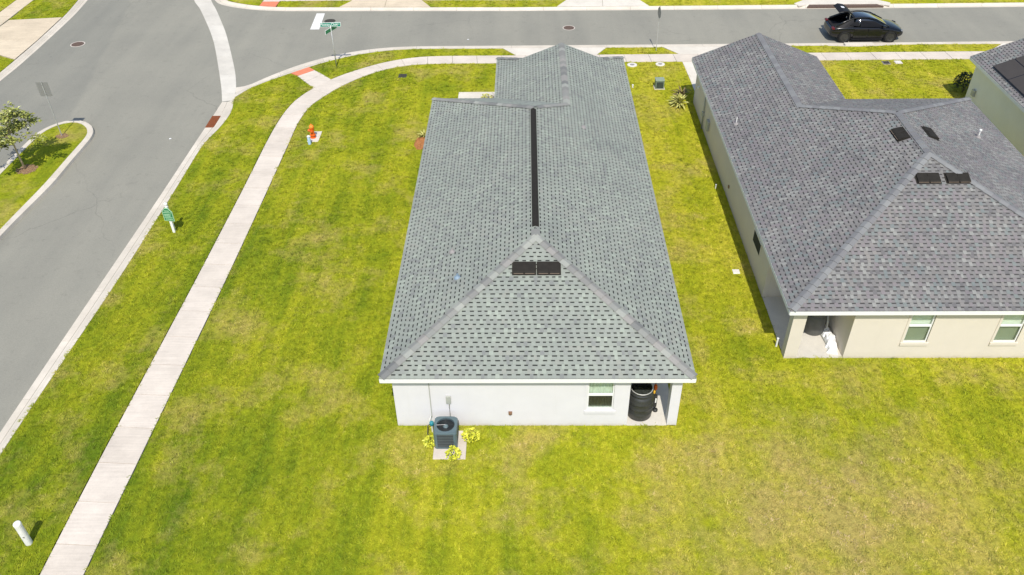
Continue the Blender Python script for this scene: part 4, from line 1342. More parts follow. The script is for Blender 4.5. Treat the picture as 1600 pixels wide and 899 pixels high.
mb = MB(); mb.box(XN + 0.004, XN + 0.23, YN + 0.342, 6.778, 2.181, 2.343); mb.build("porch_beam", M['wall_beige'], parent=HN, origin=orgN)
mb = MB(); mb.box(XN + 0.02, 15.873, YN + 0.01, 6.778, -0.06, 0.028); mb.build("porch_floor", M['slab'], parent=HN, origin=orgN)
for a, b in ((17.84, 18.68), (21.03, 21.86), (23.8, 24.6)):
    window(HN, orgN, a, b, 0.78, 2.20, YN, M['wall_beige'], M['blind'], M['screen_light'], blind=True, split=0.53)
# side wall pieces
fr = MB(); fr.box(XN - 0.03, XN - 0.001, 8.02, 9.22, 1.07, 1.70)
wn2 = fr.build("window", M['wall_beige'], parent=HN, origin=orgN)
p = MB(); p.box(XN - 0.036, XN - 0.031, 8.07, 9.17, 1.12, 1.66); p.build("pane", M['room'], parent=wn2, origin=orgN)
p = MB(); p.box(XN - 0.05, XN - 0.031, 8.02, 9.22, 1.66, 1.70); p.build("frame", M['trim'], parent=wn2, origin=orgN)
mb = MB(); mb.box(XN - 0.13, XN - 0.002, 19.45, 19.85, 0.62, 1.15); mb.build("meter_box", M['box_grey'], parent=HN, origin=orgN, bevel=0.02)
mb = MB(); mb.tube([(XN - 0.06, 20.95, 2.34), (XN - 0.06, 20.95, 0.0)], 0.035, 8); mb.build("downpipe", M['box_grey'], parent=HN, origin=orgN, smooth=True)
mb = MB(); mb.box(XN - 0.12, XN - 0.002, 20.9, 21.12, 0.7, 0.95); mb.build("cable_box", M['box_grey'], parent=HN, origin=orgN, bevel=0.01)
mb = MB(); mb.box(XN - 0.12, XN - 0.002, 22.82, 22.96, 1.38, 1.50); mb.build("wall_lamp", M['post_white'], parent=HN, origin=orgN, bevel=0.02)
mb = MB(); mb.box(XN - 0.05, XN - 0.002, 13.98, 14.1, 0.6, 0.72); mb.build("wall_tap", M['copper'], parent=HN, origin=orgN)
mb = MB(); mb.box(13.62, 13.86, YN - 0.10, YN + 0.05, 2.18, 2.315); mb.build("security_camera", M['lilac'], parent=HN, origin=orgN, bevel=0.03)
mb = MB(); mb.box(14.1, 19.6, 24.041, 24.08, 0.03, 2.15); gd = mb.build("garage_door", M['trim'], parent=HN, origin=orgN)
for k in range(4):
    mb = MB(); mb.box(14.12, 19.58, 24.082, 24.095, 0.05 + k * 0.525, 0.54 + k * 0.525); mb.build("door_panel", M['trim'], parent=gd, origin=orgN)

# ---- the pale green house at the right edge
H3, roof3, R3, org3 = house("pale_green_house", "pale green walled house with solar panels at the right edge", "house",
                            28.42, 1, 12.8, 3.0, 19.2, 6.74, 24.25, 0.0, M['wall_green'], PAL_N, (0.046, 0.044, 0.044), 0.96, CAP_N, 120, bias=1.6)
P, Q, na, nb, cp = R3.ridge
R3.caps(P, Q, na, nb, cp)
wall_run(H3, org3, [(40.9, 3.3), (40.9, 18.9), (34.8, 18.9), (34.8, 23.95), (28.73, 23.95), (28.73, 3.5)], TH, M['wall_green'])
mb = MB(); mb.box(28.73, 40.9, 3.3, 3.498, -0.05, 2.34); mb.build("wall", M['wall_green'], parent=H3, origin=org3)
mb = MB(); mb.box(28.60, 28.728, 23.05, 23.33, 0.7, 1.05); mb.build("meter_box", M['box_grey'], parent=H3, origin=org3, bevel=0.015)
n3 = Vector((-SL, 0, 1)).normalized(); V3 = Vector((1, 0, SL)).normalized(); U3 = Vector((0, -1, 0))
for i in range(6):
    for j in range(2):
        c = Vector((28.78, 22.42, 2.5 + SL * 0.36)) + U3 * (i * 1.72 + 0.85) + V3 * (j * 1.05 + 0.52) + n3 * 0.13
        m4 = Matrix(((U3.x, V3.x, n3.x, c.x - org3[0]), (U3.y, V3.y, n3.y, c.y - org3[1]), (U3.z, V3.z, n3.z, c.z - org3[2]), (0, 0, 0, 1)))
        mb = MB()
        mb.box(-0.85, 0.85, -0.515, 0.515, -0.05, -0.004, 1, m4)
        mb.box(-0.83, 0.83, -0.50, 0.50, -0.004, 0.0, 0, m4)
        mb.build("solar_panel", [M['solar'], M['solar_frame']], parent=roof3)
mb = MB()
for i in range(2):
    a = Vector((28.80 + i * 1.3, 22.40, 2.5 + SL * (0.38 + i * 1.3) + 0.05)); b = a + Vector((0, -10.3, 0))
    mb.tube([a - Vector(org3), b - Vector(org3)], 0.03, 6)
mb.build("mounting_rail", M['solar_frame'], parent=roof3, kind='stuff')


# ------------------------------------------------------------------ plants
def leaf_quad(mb, p, d, nrm, ln, wd, mi=0, fold=0.25):
    s = d.cross(nrm).normalized() * wd
    m_ = p + d * ln * 0.5 + nrm * ln * 0.06
    e = p + d * ln - nrm * ln * 0.10
    n = len(mb.v)
    mb.v += [tuple(p), tuple(m_ + s + nrm * wd * fold), tuple(e), tuple(m_ - s + nrm * wd * fold)]
    mb.f += [(n, n + 1, n + 2), (n, n + 2, n + 3)]
    mb.mi += [mi, mi]


def shrub(name, label, cat, loc, r_, h, nleaf, ln, wd, m_leaf, m_stem=None, group=None, seed=1, upright=0.3):
    rg = random.Random(seed)
    t = thing(name, label, cat, loc, group=group)
    st = MB()
    tips = []
    for i in range(9):
        a = rg.uniform(0, 6.28); q = rg.uniform(0.2, 0.9) * r_
        tip = Vector((math.cos(a) * q, math.sin(a) * q, h * rg.uniform(0.55, 0.95)))
        st.tube([(0, 0, -0.02), tuple(tip * 0.5 + Vector((0, 0, h * 0.1))), tuple(tip)], [0.012, 0.009, 0.004], 5)
        tips.append(tip)
    st.build("stem", m_stem or M['stem'], parent=t)
    lf = MB()
    for i in range(nleaf):
        a = rg.uniform(0, 6.28); cz = rg.uniform(-0.35, 1.0); q = math.sqrt(max(0, 1 - cz * cz)) * rg.uniform(0.55, 1.05)
        p = Vector((math.cos(a) * q * r_, math.sin(a) * q * r_, h * 0.5 + cz * h * 0.5 * rg.uniform(0.8, 1.08)))
        out = Vector((math.cos(a), math.sin(a), upright + rg.uniform(-0.4, 0.6))).normalized()
        nr_ = Vector((rg.uniform(-0.6, 0.6), rg.uniform(-0.6, 0.6), 1)).normalized()
        d = (out - nr_ * out.dot(nr_)).normalized()
        leaf_quad(lf, p, d, nr_, ln * rg.uniform(0.7, 1.25), wd * rg.uniform(0.7, 1.2))
    lf.build("foliage", m_leaf, parent=t, kind='stuff')
    return t


def strap_plant(name, label, cat, loc, n, ln, wd, m_leaf, lean=(0, 0), seed=3, group=None):
    rg = random.Random(seed)
    t = thing(name, label, cat, loc, group=group)
    st = MB(); st.lathe([(0.05, 0), (0.045, 0.12), (0.02, 0.2), (0, 0.2)], 8); st.build("stem", M['stem'], parent=t)
    for i in range(n):
        mb = MB()
        a = rg.uniform(0, 6.28); el = rg.uniform(0.35, 1.3)
        d = Vector((math.cos(a) * math.cos(el) + lean[0], math.sin(a) * math.cos(el) + lean[1], math.sin(el))).normalized()
        s = d.cross(Vector((0, 0, 1)))
        s = s.normalized() if s.length > 1e-3 else Vector((1, 0, 0))
        L_ = ln * rg.uniform(0.65, 1.15)
        pts = []
        for k in range(4):
            f = k / 3
            pts.append(d * L_ * f + Vector((0, 0, 0.12 - 0.35 * L_ * f * f)))
        ws = [wd * 0.6, wd, wd * 0.75, 0.003]
        for k in range(3):
            upv = s.cross(d).normalized()
            a0, a1 = pts[k], pts[k + 1]
            mb.face([a0 - s * ws[k], a0 - upv * 0.012, a1 - upv * 0.012, a1 - s * ws[k + 1]])
            mb.face([a0 - upv * 0.012, a0 + s * ws[k], a1 + s * ws[k + 1], a1 - upv * 0.012])
        mb.build("strap_leaf", m_leaf, parent=t, merge=True)
    return t


shrub("shrub", "yellow leaved shrub at the left side of the air conditioner", "shrub", (1.20, -0.86, 0), 0.21, 0.34, 150, 0.085, 0.036, M['shrub_yellow'], group="yellow shrubs round the air conditioner", seed=1)
shrub("shrub", "yellow leaved shrub in front of the air conditioner on the pad edge", "shrub", (1.97, -1.42, 0), 0.21, 0.46, 190, 0.085, 0.036, M['shrub_yellow'], group="yellow shrubs round the air conditioner", seed=2)
shrub("shrub", "largest yellow leaved shrub right of the air conditioner", "shrub", (2.50, -0.60, 0), 0.25, 0.40, 210, 0.085, 0.036, M['shrub_yellow'], group="yellow shrubs round the air conditioner", seed=3)
strap_plant("strap_leaved_plant", "pale yellow strap leaved plant at the front corner of the beige house", "plant", (12.95, 23.70, 0), 95, 0.82, 0.062, M['yucca'], (-0.42, -0.22), 5)
strap_plant("strap_leaved_plant", "brown withered strap leaved plant behind the pale yellow one", "plant", (13.18, 24.75, 0), 34, 0.75, 0.045, M['brownleaf'], (-0.05, 0.05), 6)
shrub("shrub", "dark green shrub against the pale green house corner", "shrub", (29.1, 25.05, 0), 0.55, 1.15, 640, 0.14, 0.045, M['darkleaf'], seed=7)
shrub("shrub", "small low green shrub by the pale path left of the grey roof wing", "shrub", (2.15, 24.35, 0.03), 0.30, 0.35, 120, 0.12, 0.04, M['yucca'], seed=8)
strap_plant("strap_leaved_plant", "small brown upright plant by the pale path beside the grey roof wing", "plant", (2.62, 24.55, 0.03), 14, 0.55, 0.03, M['brownleaf'], (0, 0), 9)
strap_plant("strap_leaved_plant", "tuft of pale strap leaves in red mulch at the white house left eave", "plant", (-1.02, 20.15, 0.0), 20, 0.50, 0.03, M['yucca'], (-0.1, 0.1), 10)


def mulch_bed(x, y, rx, ry, m_, n, seed, name="mulch_bed"):
    rg = random.Random(seed)
    poly = []
    for k in range(18):
        a = 2 * math.pi * k / 18; q = rg.uniform(0.8, 1.1)
        poly.append((x + rx * q * math.cos(a), y + ry * q * math.sin(a)))
    mb = MB(); mb.prism(poly, -0.05, 0.028)
    for i in range(n):
        a = rg.uniform(0, 6.28); q = math.sqrt(rg.random())
        px, py = x + rx * q * math.cos(a), y + ry * q * math.sin(a)
        th = rg.uniform(0, 3.14)
        m4 = Matrix.Translation((px, py, 0.035)) @ Matrix.Rotation(th, 4, 'Z') @ Matrix.Rotation(rg.uniform(-0.5, 0.5), 4, 'X')
        mb.box(-0.05, 0.05, -0.014, 0.014, -0.006, 0.012, 0, m4)
    o = mb.build(name, m_, kind='structure')
    NO_GRASS.append(poly)
    return o


mulch_bed(-20.70, 17.05, 0.52, 0.50, M['mulch'], 90, 1)
mulch_bed(-20.42, 20.50, 0.32, 0.28, M['mulch'], 40, 2)
mulch_bed(-1.10, 19.55, 0.35, 0.75, M['redmulch'], 60, 3)

# tree on the island
rg = random.Random(21)
T = thing("young_tree", "young thin trunked tree with loose yellow green crown on the grass island", "tree", (-20.78, 17.08, 0.02))
tr = MB()
tr.tube([(0, 0, -0.05), (-0.03, -0.02, 0.6), (0.0, -0.08, 1.3), (0.05, -0.12, 1.9), (0.08, -0.10, 2.6), (0.12, -0.05, 3.3)], [0.06, 0.045, 0.04, 0.034, 0.024, 0.01], 8)
brs = []
for i in range(22):
    z = rg.uniform(1.35, 3.1); a = i * 2.4 + rg.uniform(-0.5, 0.5); ln = rg.uniform(0.7, 1.55) * (1.15 - (z - 1.3) * 0.28)
    p0 = Vector((0.03, -0.09, z)); p2 = p0 + Vector((math.cos(a) * ln, math.sin(a) * ln, rg.uniform(-0.05, 0.5)))
    p1 = (p0 + p2) / 2 + Vector((0, 0, 0.1))
    tr.tube([p0, p1, p2], [0.018, 0.012, 0.005], 5)
    brs.append((p0, p1, p2))
tr.build("trunk", M['bark'], parent=T, smooth=True)
cr = MB()
for p0, p1, p2 in brs:
    for k in range(5):
        f = rg.uniform(0.3, 1.05)
        c = (p0 * (1 - f) ** 2 + p1 * 2 * f * (1 - f) + p2 * f * f) + Vector((rg.gauss(0, 0.08), rg.gauss(0, 0.08), rg.gauss(0, 0.08)))
        for j in range(13):
            a = rg.uniform(0, 6.28)
            d0 = Vector((math.cos(a), math.sin(a), rg.uniform(-0.5, 0.5))).normalized()
            nr_ = Vector((rg.uniform(-0.7, 0.7), rg.uniform(-0.7, 0.7), 1)).normalized()
            d = (d0 - nr_ * d0.dot(nr_)).normalized()
            leaf_quad(cr, c + d * 0.05 + Vector((rg.gauss(0, 0.06), rg.gauss(0, 0.06), rg.gauss(0, 0.05))), d, nr_, rg.uniform(0.14, 0.27), rg.uniform(0.04, 0.07))
cr.build("crown", M['tree_leaf'], parent=T, kind='stuff')

# ------------------------------------------------------------------ air conditioner behind the white house
mb = MB(); mb.box(1.30, 2.36, -1.46, -0.27, -0.05, 0.055)
tag(mb.build("equipment_pad", M['pad'], bevel=0.01), "square concrete pad under the air conditioner behind the white house", "concrete pad")
NO_GRASS.append([(1.27, -1.49), (2.39, -1.49), (2.39, -0.24), (1.27, -0.24)])
A = thing("air_conditioner", "slate grey air conditioner unit on a concrete pad at the white rear wall", "air conditioner", (1.705, -0.69, 0.055))
S, hS = 0.375, 0.70


def rr(s, c, n=4):
    pts = []
    for cx, cy, a0 in ((s - c, s - c, 0), (-(s - c), s - c, 90), (-(s - c), -(s - c), 180), (s - c, -(s - c), 270)):
        for k in range(n + 1):
            a = rad(a0 + 90 * k / n); pts.append((cx + c * math.cos(a), cy + c * math.sin(a)))
    return pts


mb = MB(); mb.prism(rr(S - 0.025, 0.07), 0.02, hS - 0.02); mb.build("core", M['slate_dark'], parent=A)
mb = MB(); mb.prism(rr(S, 0.08), 0.0, 0.05); mb.build("base_pan", M['slate'], parent=A)
for cx in (-1, 1):
    for cy in (-1, 1):
        mb = MB()
        c = S - 0.065
        mb.prism([(cx * (c - 0.045), cy * S), (cx * (c + 0.01), cy * S), (cx * S, cy * (c + 0.01)), (cx * S, cy * (c - 0.045)), (cx * (c - 0.02), cy * (c - 0.02))], 0.05, hS)
        mb.build("corner_post", M['slate'], parent=A)
for k in range(8):
    z = 0.080 + k * 0.077
    mb = MB()
    e = S - 0.005
    for sx, sy in ((0, -1), (0, 1), (-1, 0), (1, 0)):
        if sx == 0:
            mb.add([(-S + 0.10, sy * e, z), (S - 0.10, sy * e, z), (S - 0.10, sy * (e - 0.008), z + 0.040), (-S + 0.10, sy * (e - 0.008), z + 0.040)], [(0, 1, 2, 3)])
        else:
            mb.add([(sx * e, -S + 0.10, z), (sx * e, S - 0.10, z), (sx * (e - 0.008), S - 0.10, z + 0.040), (sx * (e - 0.008), -S + 0.10, z + 0.040)], [(0, 1, 2, 3)])
    mb.build("louvre", M['louvre'], parent=A)
# top cover with a round opening
tc = MB()
N_ = 32
outer = []
for k in range(N_):
    a = 2 * math.pi * k / N_
    c, s = math.cos(a), math.sin(a)
    e = 6.0
    q = (abs(c) ** e + abs(s) ** e) ** (-1 / e) * (S + 0.01)
    outer.append((c * q, s * q))
inner = [(math.cos(2 * math.pi * k / N_) * 0.295, math.sin(2 * math.pi * k / N_) * 0.295) for k in range(N_)]
for k in range(N_):
    j = (k + 1) % N_
    o0, o1, i0, i1 = outer[k], outer[j], inner[k], inner[j]
    tc.face([(*o0, hS), (*o1, hS), (o1[0] * 0.95, o1[1] * 0.95, hS + 0.055), (o0[0] * 0.95, o0[1] * 0.95, hS + 0.055)])
    tc.face([(o0[0] * 0.95, o0[1] * 0.95, hS + 0.055), (o1[0] * 0.95, o1[1] * 0.95, hS + 0.055), (*i1, hS + 0.060), (*i0, hS + 0.060)])
    tc.face([(*i0, hS + 0.060), (*i1, hS + 0.060), (*i1, hS - 0.18), (*i0, hS - 0.18)])
tc.build("top_cover", M['slate'], parent=A, merge=True)
fg = MB()
for q in (0.09, 0.13, 0.17, 0.21, 0.25):
    fg.tube([(q * math.cos(2 * math.pi * k / 24), q * math.sin(2 * math.pi * k / 24), hS + 0.055) for k in range(25)], 0.0035, 4)
for k in range(8):
    a = 2 * math.pi * k / 8
    fg.tube([(0.05 * math.cos(a), 0.05 * math.sin(a), hS + 0.058), (0.28 * math.cos(a), 0.28 * math.sin(a), hS + 0.058)], 0.003, 4)
fg.build("fan_grille", M['slate_dark'], parent=A, kind='stuff')
hb = MB(); hb.lathe([(0.10, -0.06), (0.085, 0.02), (0.03, 0.045), (0.0, 0.048)], 18, (0, 0, hS - 0.02)); hb.build("fan_hub", M['fan'], parent=A, smooth=True)
for k in range(4):
    a0 = 2 * math.pi * k / 4 + 0.5
    mb = MB()
    pts = []
    for f in range(5):
        a = a0 + f * 0.28
        for q in (0.07, 0.28):
            pts.append((q * math.cos(a), q * math.sin(a), hS - 0.10 + f * 0.018))
    mb.add(pts, [(2 * f, 2 * f + 1, 2 * f + 3, 2 * f + 2) for f in range(4)])
    mb.build("fan_blade", M['fan_bright'] if k == 2 else M['fan'], parent=A, smooth=True)  # one blade coloured pale to stand for the reflection in the fan
mb = MB(); mb.tube([(-0.30, -0.02, hS + 0.062), (0, 0, hS + 0.062)], 0.007, 5); mb.build("motor_lead", M['fan_bright'], parent=A)
# line set and valve at its left side
V_ = thing("irrigation_valve", "small teal capped valve with black hose left of the air conditioner", "valve", (1.19, -0.28, 0))
mb = MB(); mb.tube([(0, 0, -0.02), (0, 0, 0.35)], 0.025, 8); mb.build("riser", M['pvc'], parent=V_)
mb = MB(); mb.lathe([(0.05, 0.33), (0.075, 0.37), (0.075, 0.47), (0.05, 0.50), (0.0, 0.51)], 14); mb.build("valve_cap", M['teal'], parent=V_, smooth=True)
mb = MB(); mb.tube([(-0.04, 0.0, 0.40), (-0.13, -0.05, 0.36), (-0.14, -0.18, 0.12), (-0.06, -0.32, 0.02), (0.05, -0.40, 0.02)], 0.017, 7); mb.build("hose", M['black'], parent=V_, smooth=True)
mb = MB(); mb.tube([(-0.05, 0.03, 0.42), (-0.06, 0.05, 0.55), (-0.02, 0.18, 0.60)], 0.012, 6); mb.build("copper_line", M['pvc'], parent=V_, smooth=True)

# ------------------------------------------------------------------ porch things
B_ = thing("barrel", "tall ribbed black rain barrel on the porch of the white house", "barrel", (8.17, 0.55, 0.03))
mb = MB()
R0 = 0.43
prof = [(0.0, 0.0), (R0 - 0.05, 0.0), (R0 - 0.01, 0.03)]
for z in (0.28, 0.52, 0.76):
    prof += [(R0, z - 0.05), (R0, z - 0.03), (R0 + 0.014, z - 0.015), (R0 + 0.014, z + 0.015), (R0, z + 0.03)]
prof += [(R0 - 0.005, 0.92), (R0 - 0.04, 0.99), (R0 - 0.075, 1.02), (R0 - 0.075, 1.07), (R0 - 0.03, 1.09), (R0 - 0.03, 1.13), (R0 - 0.07, 1.15), (R0 - 0.07, 1.22), (R0 - 0.055, 1.235), (R0 - 0.085, 1.24), (R0 - 0.09, 1.15), (R0 - 0.09, 0.9)]
mb.lathe(prof, 36, caps=False); mb.build("drum", M['barrel'], parent=B_, smooth=True)
mb = MB(); mb.lathe([(R0 - 0.072, 1.225), (R0 - 0.054, 1.23), (R0 - 0.052, 1.245), (R0 - 0.08, 1.248)], 36, caps=False); mb.build("rim", M['grey_metal'], parent=B_, smooth=True)
mb = MB(); mb.lathe([(R0 - 0.1, 1.0), (0.2, 1.05), (0.0, 1.02)], 20)
for i in range(60):
    a = RNG.uniform(0, 6.28); q = RNG.uniform(0, 0.28)
    m4 = Matrix.Translation((q * math.cos(a), q * math.sin(a), 1.06)) @ Matrix.Rotation(RNG.uniform(0, 3), 4, 'Z') @ Matrix.Rotation(RNG.uniform(-0.8, 0.8), 4, 'X')
    mb.box(-0.06, 0.06, -0.02, 0.02, -0.01, 0.02, 0, m4)
mb.build("contents", M['room'], parent=B_, kind='stuff')
G_ = thing("string_trimmer", "orange and black string trimmer leaning beside the black barrel", "garden tool", (8.70, 0.76, 0.03))
mb = MB(); mb.tube([(0.03, -0.10, 0.02), (0.0, 0.0, 0.6), (-0.03, 0.10, 1.30)], 0.018, 8); mb.build("shaft", M['black'], parent=G_, smooth=True)
mb = MB(); mb.box(-0.08, 0.03, -0.05, 0.08, 0.92, 1.10); mb.build("motor_housing", M['orange'], parent=G_, bevel=0.03)
mb = MB(); mb.box(-0.12, -0.04, -0.14, -0.055, 0.84, 0.97); mb.build("fuel_tank", M['amber'], parent=G_, bevel=0.02)
mb = MB(); mb.box(-0.07, 0.06, -0.12, 0.0, 0.18, 0.70); mb.build("guard", M['black'], parent=G_, bevel=0.02)
mb = MB(); mb.box(-0.02, 0.03, -0.15, -0.122, 0.42, 0.62); mb.build("grip", M['post_white'], parent=G_, bevel=0.01)
mb = MB(); mb.lathe([(0.09, 0.0), (0.09, 0.06), (0.05, 0.1), (0, 0.1)], 14, (0.03, -0.1, 0.0)); mb.build("cutting_head", M['black'], parent=G_)
C_ = thing("storage_crate", "dark red and black crate stack in the shade behind the barrel", "crate", (8.15, 1.35, 0.03))
mb = MB(); mb.box(-0.40, 0.36, -0.25, 0.35, 0, 0.62); mb.build("crate_box", M['black'], parent=C_, bevel=0.02)
mb = MB(); mb.box(-0.42, 0.38, -0.27, 0.37, 0.625, 0.70); mb.build("lid", M['red'], parent=C_, bevel=0.02)
mb = MB(); mb.box(-0.32, 0.28, -0.2, 0.3, 0.705, 1.15); mb.build("upper_box", M['black'], parent=C_, bevel=0.02)

G2 = thing("barbecue_grill", "dark grey covered kettle grill on the beige house porch", "grill", (15.20, 4.80, 0.03))
mb = MB(); mb.lathe([(0.0, 0.0), (0.36, 0.0), (0.40, 0.06), (0.39, 0.5), (0.42, 0.82), (0.40, 0.92)], 28); mb.build("cover_skirt", M['vinyl_grey'], parent=G2, smooth=True)
mb = MB(); mb.lathe([(0.405, 0.915), (0.37, 1.02), (0.26, 1.10), (0.12, 1.14), (0.0, 1.15)], 28); mb.build("kettle_lid", M['vinyl_grey'], parent=G2, smooth=True)
mb = MB(); mb.lathe([(0.16, 1.13), (0.18, 1.15), (0.17, 1.17), (0.0, 1.175)], 20); mb.build("lid_handle", M['lidlight'], parent=G2, smooth=True)
mb = MB(); mb.tube([(0.30, -0.25, 0.95), (0.36, -0.30, 0.6), (0.38, -0.28, 0.30)], [0.03, 0.035, 0.02], 8); mb.build("cover_strap", M['lidlight'], parent=G2, smooth=True)
F_ = thing("folded_tarpaulin", "crumpled white tarpaulin heap lying on the beige house porch floor", "tarpaulin", (15.80, 4.3, 0.03))
rg = random.Random(5)
for nm, cx, cy, sx, sy, z0, rot in (("folded_sheet", -0.16, 0.42, 0.22, 0.34, 0.05, 0.12), ("folded_sheet", -0.12, -0.18, 0.20, 0.36, 0.10, -0.18), ("folded_sheet", -0.18, -0.62, 0.18, 0.22, 0.06, -0.3)):
    mb = MB(); nx, ny = 8, 11
    vs = []
    for j in range(ny + 1):
        for i in range(nx + 1):
            u, v = i / nx * 2 - 1, j / ny * 2 - 1
            edge = max(abs(u), abs(v))
            z = (z0 + 0.10 * (1 - edge ** 3) + rg.uniform(-0.022, 0.03)) if edge < 0.99 else 0.0
            x, y = u * sx * (1 + 0.12 * math.sin(v * 5)), v * sy * (1 + 0.08 * math.sin(u * 7))
            vs.append((cx + x * math.cos(rot) - y * math.sin(rot), cy + x * math.sin(rot) + y * math.cos(rot), z))
    mb.add(vs, [(j * (nx + 1) + i, j * (nx + 1) + i + 1, (j + 1) * (nx + 1) + i + 1, (j + 1) * (nx + 1) + i) for j in range(ny) for i in range(nx)])
    mb.build(nm, M['cloth'], parent=F_)
mb = MB()
mb.tube([(-0.40, 0.45, 0.04), (-0.36, 0.1, 0.05), (-0.30, -0.45, 0.04), (-0.26, -0.75, 0.03)], 0.022, 7); mb.build("tent_pole", M['lidlight'], parent=F_)

# ------------------------------------------------------------------ street furniture
FH = thing("fire_hydrant", "orange fire hydrant on a small concrete pad in the corner lawn", "hydrant", (-6.88, 20.18, 0.02))
mb = MB(); mb.lathe([(0.0, 0), (0.15, 0.0), (0.15, 0.04), (0.10, 0.05), (0.10, 0.14), (0.15, 0.15), (0.15, 0.19), (0.105, 0.20), (0.105, 0.52), (0.13, 0.54), (0.13, 0.58), (0.12, 0.60)], 18); mb.build("barrel_body", M['orange'], parent=FH, smooth=False)
mb = MB(); mb.lathe([(0.135, 0.60), (0.135, 0.63), (0.11, 0.70), (0.06, 0.745), (0.0, 0.75)], 18); mb.build("bonnet", M['yellow_orange'], parent=FH, smooth=True)
mb = MB(); mb.lathe([(0.03, 0.745), (0.03, 0.80), (0.0, 0.80)], 5); mb.build("operating_nut", M['yellow_orange'], parent=FH)
for a, rr_ in ((90, 0.055), (270, 0.055), (180, 0.075)):
    m4 = Matrix.Rotation(rad(a), 4, 'Z') @ Matrix.Translation((0.08, 0, 0.42)) @ Matrix.Rotation(rad(90), 4, 'Y')
    mb = MB(); mb.lathe([(rr_ * 0.8, 0.0), (rr_ * 0.8, 0.05), (rr_, 0.055), (rr_, 0.115), (rr_ * 0.5, 0.125), (rr_ * 0.4, 0.15), (0, 0.15)], 10, (0, 0, 0), 0, m4); mb.build("nozzle_cap", M['orange'], parent=FH)
mb = MB(); mb.box(-7.13, -6.54, 19.74, 20.87, -0.05, 0.022)
tag(mb.build("hydrant_pad", M['drive_white'], bevel=0.01), "pale concrete pad under the orange fire hydrant", "concrete pad")
NO_GRASS.append([(-7.16, 19.72), (-6.51, 19.72), (-6.51, 20.9), (-7.16, 20.9)])
BP = thing("marker_post", "short pale blue post just in front of the orange hydrant", "post", (-6.93, 19.50, 0))
mb = MB(); mb.lathe([(0.0, -0.02), (0.085, -0.02), (0.085, 0.42), (0.075, 0.44)], 14); mb.build("post", M['paleblue'], parent=BP, smooth=False)
mb = MB(); mb.lathe([(0.088, 0.435), (0.088, 0.47), (0.05, 0.50), (0.0, 0.505)], 14); mb.build("cap", M['post_white'], parent=BP, smooth=True)

PV = thing("marker_post", "stubby white pipe marker standing in the kerb strip lawn", "post", (-10.42, -4.62, 0))
mb = MB(); mb.lathe([(0.105, -0.02), (0.105, 0.90), (0.10, 0.905)], 18); mb.build("pipe", M['pvc'], parent=PV, smooth=False)
mb = MB(); mb.lathe([(0.112, 0.86), (0.112, 0.95), (0.095, 0.975), (0.0, 0.985)], 18); mb.build("cap", M['pvc'], parent=PV, smooth=False)
mb = MB(); mb.box(0.02, 0.06, -0.112, -0.10, 0.40, 0.45); mb.build("decal", M['lid_grey'], parent=PV)


def text_mesh(body, size, m, parent, mtx, name="lettering", depth=0.002):
    cu = bpy.data.curves.new(name, 'FONT')
    cu.body = body; cu.size = size; cu.align_x = 'CENTER'; cu.align_y = 'CENTER'; cu.extrude = depth
    tmp = bpy.data.objects.new(name, cu)
    COL.objects.link(tmp)
    dg = bpy.context.evaluated_depsgraph_get()
    me = bpy.data.meshes.new_from_object(tmp.evaluated_get(dg))
    bpy.data.objects.remove(tmp); bpy.data.curves.remove(cu)
    me.name = name
    me.materials.clear(); me.materials.append(m)
    o = bpy.data.objects.new(name, me); COL.objects.link(o); o.parent = parent
    o.matrix_local = mtx
    o['kind'] = 'stuff'
    return o


SS = thing("street_sign", "green street name sign reading Mossy Oak on a thin pole at the corner", "street sign", (-7.25, 29.26, 0))
mb = MB(); mb.tube([(0, 0, -0.1), (0, 0, 2.60)], 0.032, 8); mb.build("pole", M['grey_metal'], parent=SS, smooth=True)
face_cam = Matrix.Rotation(rad(90), 4, 'X')
tilt = Matrix.Rotation(rad(3), 4, 'Z')
mb = MB(); m4 = Matrix.Translation((0.0, 0, 2.62)) @ tilt
mb.box(-0.62, 0.62, -0.010, 0.010, -0.13, 0.13, 0, m4); nb_ = mb.build("name_blade", M['sign_white'], parent=SS, bevel=0.006)
mb = MB(); mb.box(-0.60, 0.60, -0.0125, 0.0125, -0.11, 0.11, 0, m4); mb.build("blade_face", M['sign_green'], parent=nb_)
text_mesh("Mossy Oak", 0.235, M['sign_white'], nb_, m4 @ Matrix.Translation((-0.09, -0.0165, 0.01)) @ face_cam)
text_mesh("Ct", 0.13, M['sign_white'], nb_, m4 @ Matrix.Translation((0.48, -0.0165, 0.035)) @ face_cam)
m5 = Matrix.Translation((0, 0, 2.33)) @ Matrix.Rotation(rad(66), 4, 'Z')
mb = MB(); mb.box(-0.58, 0.58, -0.010, 0.010, -0.12, 0.12, 0, m5); nb2 = mb.build("name_blade", M['sign_white'], parent=SS, bevel=0.006)
mb = MB(); mb.box(-0.565, 0.565, -0.0125, 0.0125, -0.105, 0.105, 0, m5); mb.build("blade_face", M['board_green'], parent=nb2)
mb = MB(); mb.box(-0.05, 0.05, -0.02, 0.02, 2.45, 2.49); mb.build("bracket", M['grey_metal'], parent=SS)

CS = thing("notice_sign", "green notice board with pale border on a white post with ball top by the kerb", "sign", (-11.40, 11.50, 0))
mb = MB(); mb.box(-0.055, 0.055, -0.055, 0.055, -0.05, 1.36); mb.build("post", M['post_white'], parent=CS, bevel=0.006)
mb = MB(); mb.lathe([(0.075, 1.36), (0.075, 1.385), (0.04, 1.40), (0.035, 1.42), (0.07, 1.455), (0.082, 1.495), (0.065, 1.545), (0.0, 1.57)], 16); mb.build("finial", M['post_white'], parent=CS, smooth=True)


def sign_outline(w, zb, zs, zt, nk):
    return [(-w, zb), (w, zb), (w, zs), (nk, zt), (-nk, zt), (-w, zs)]


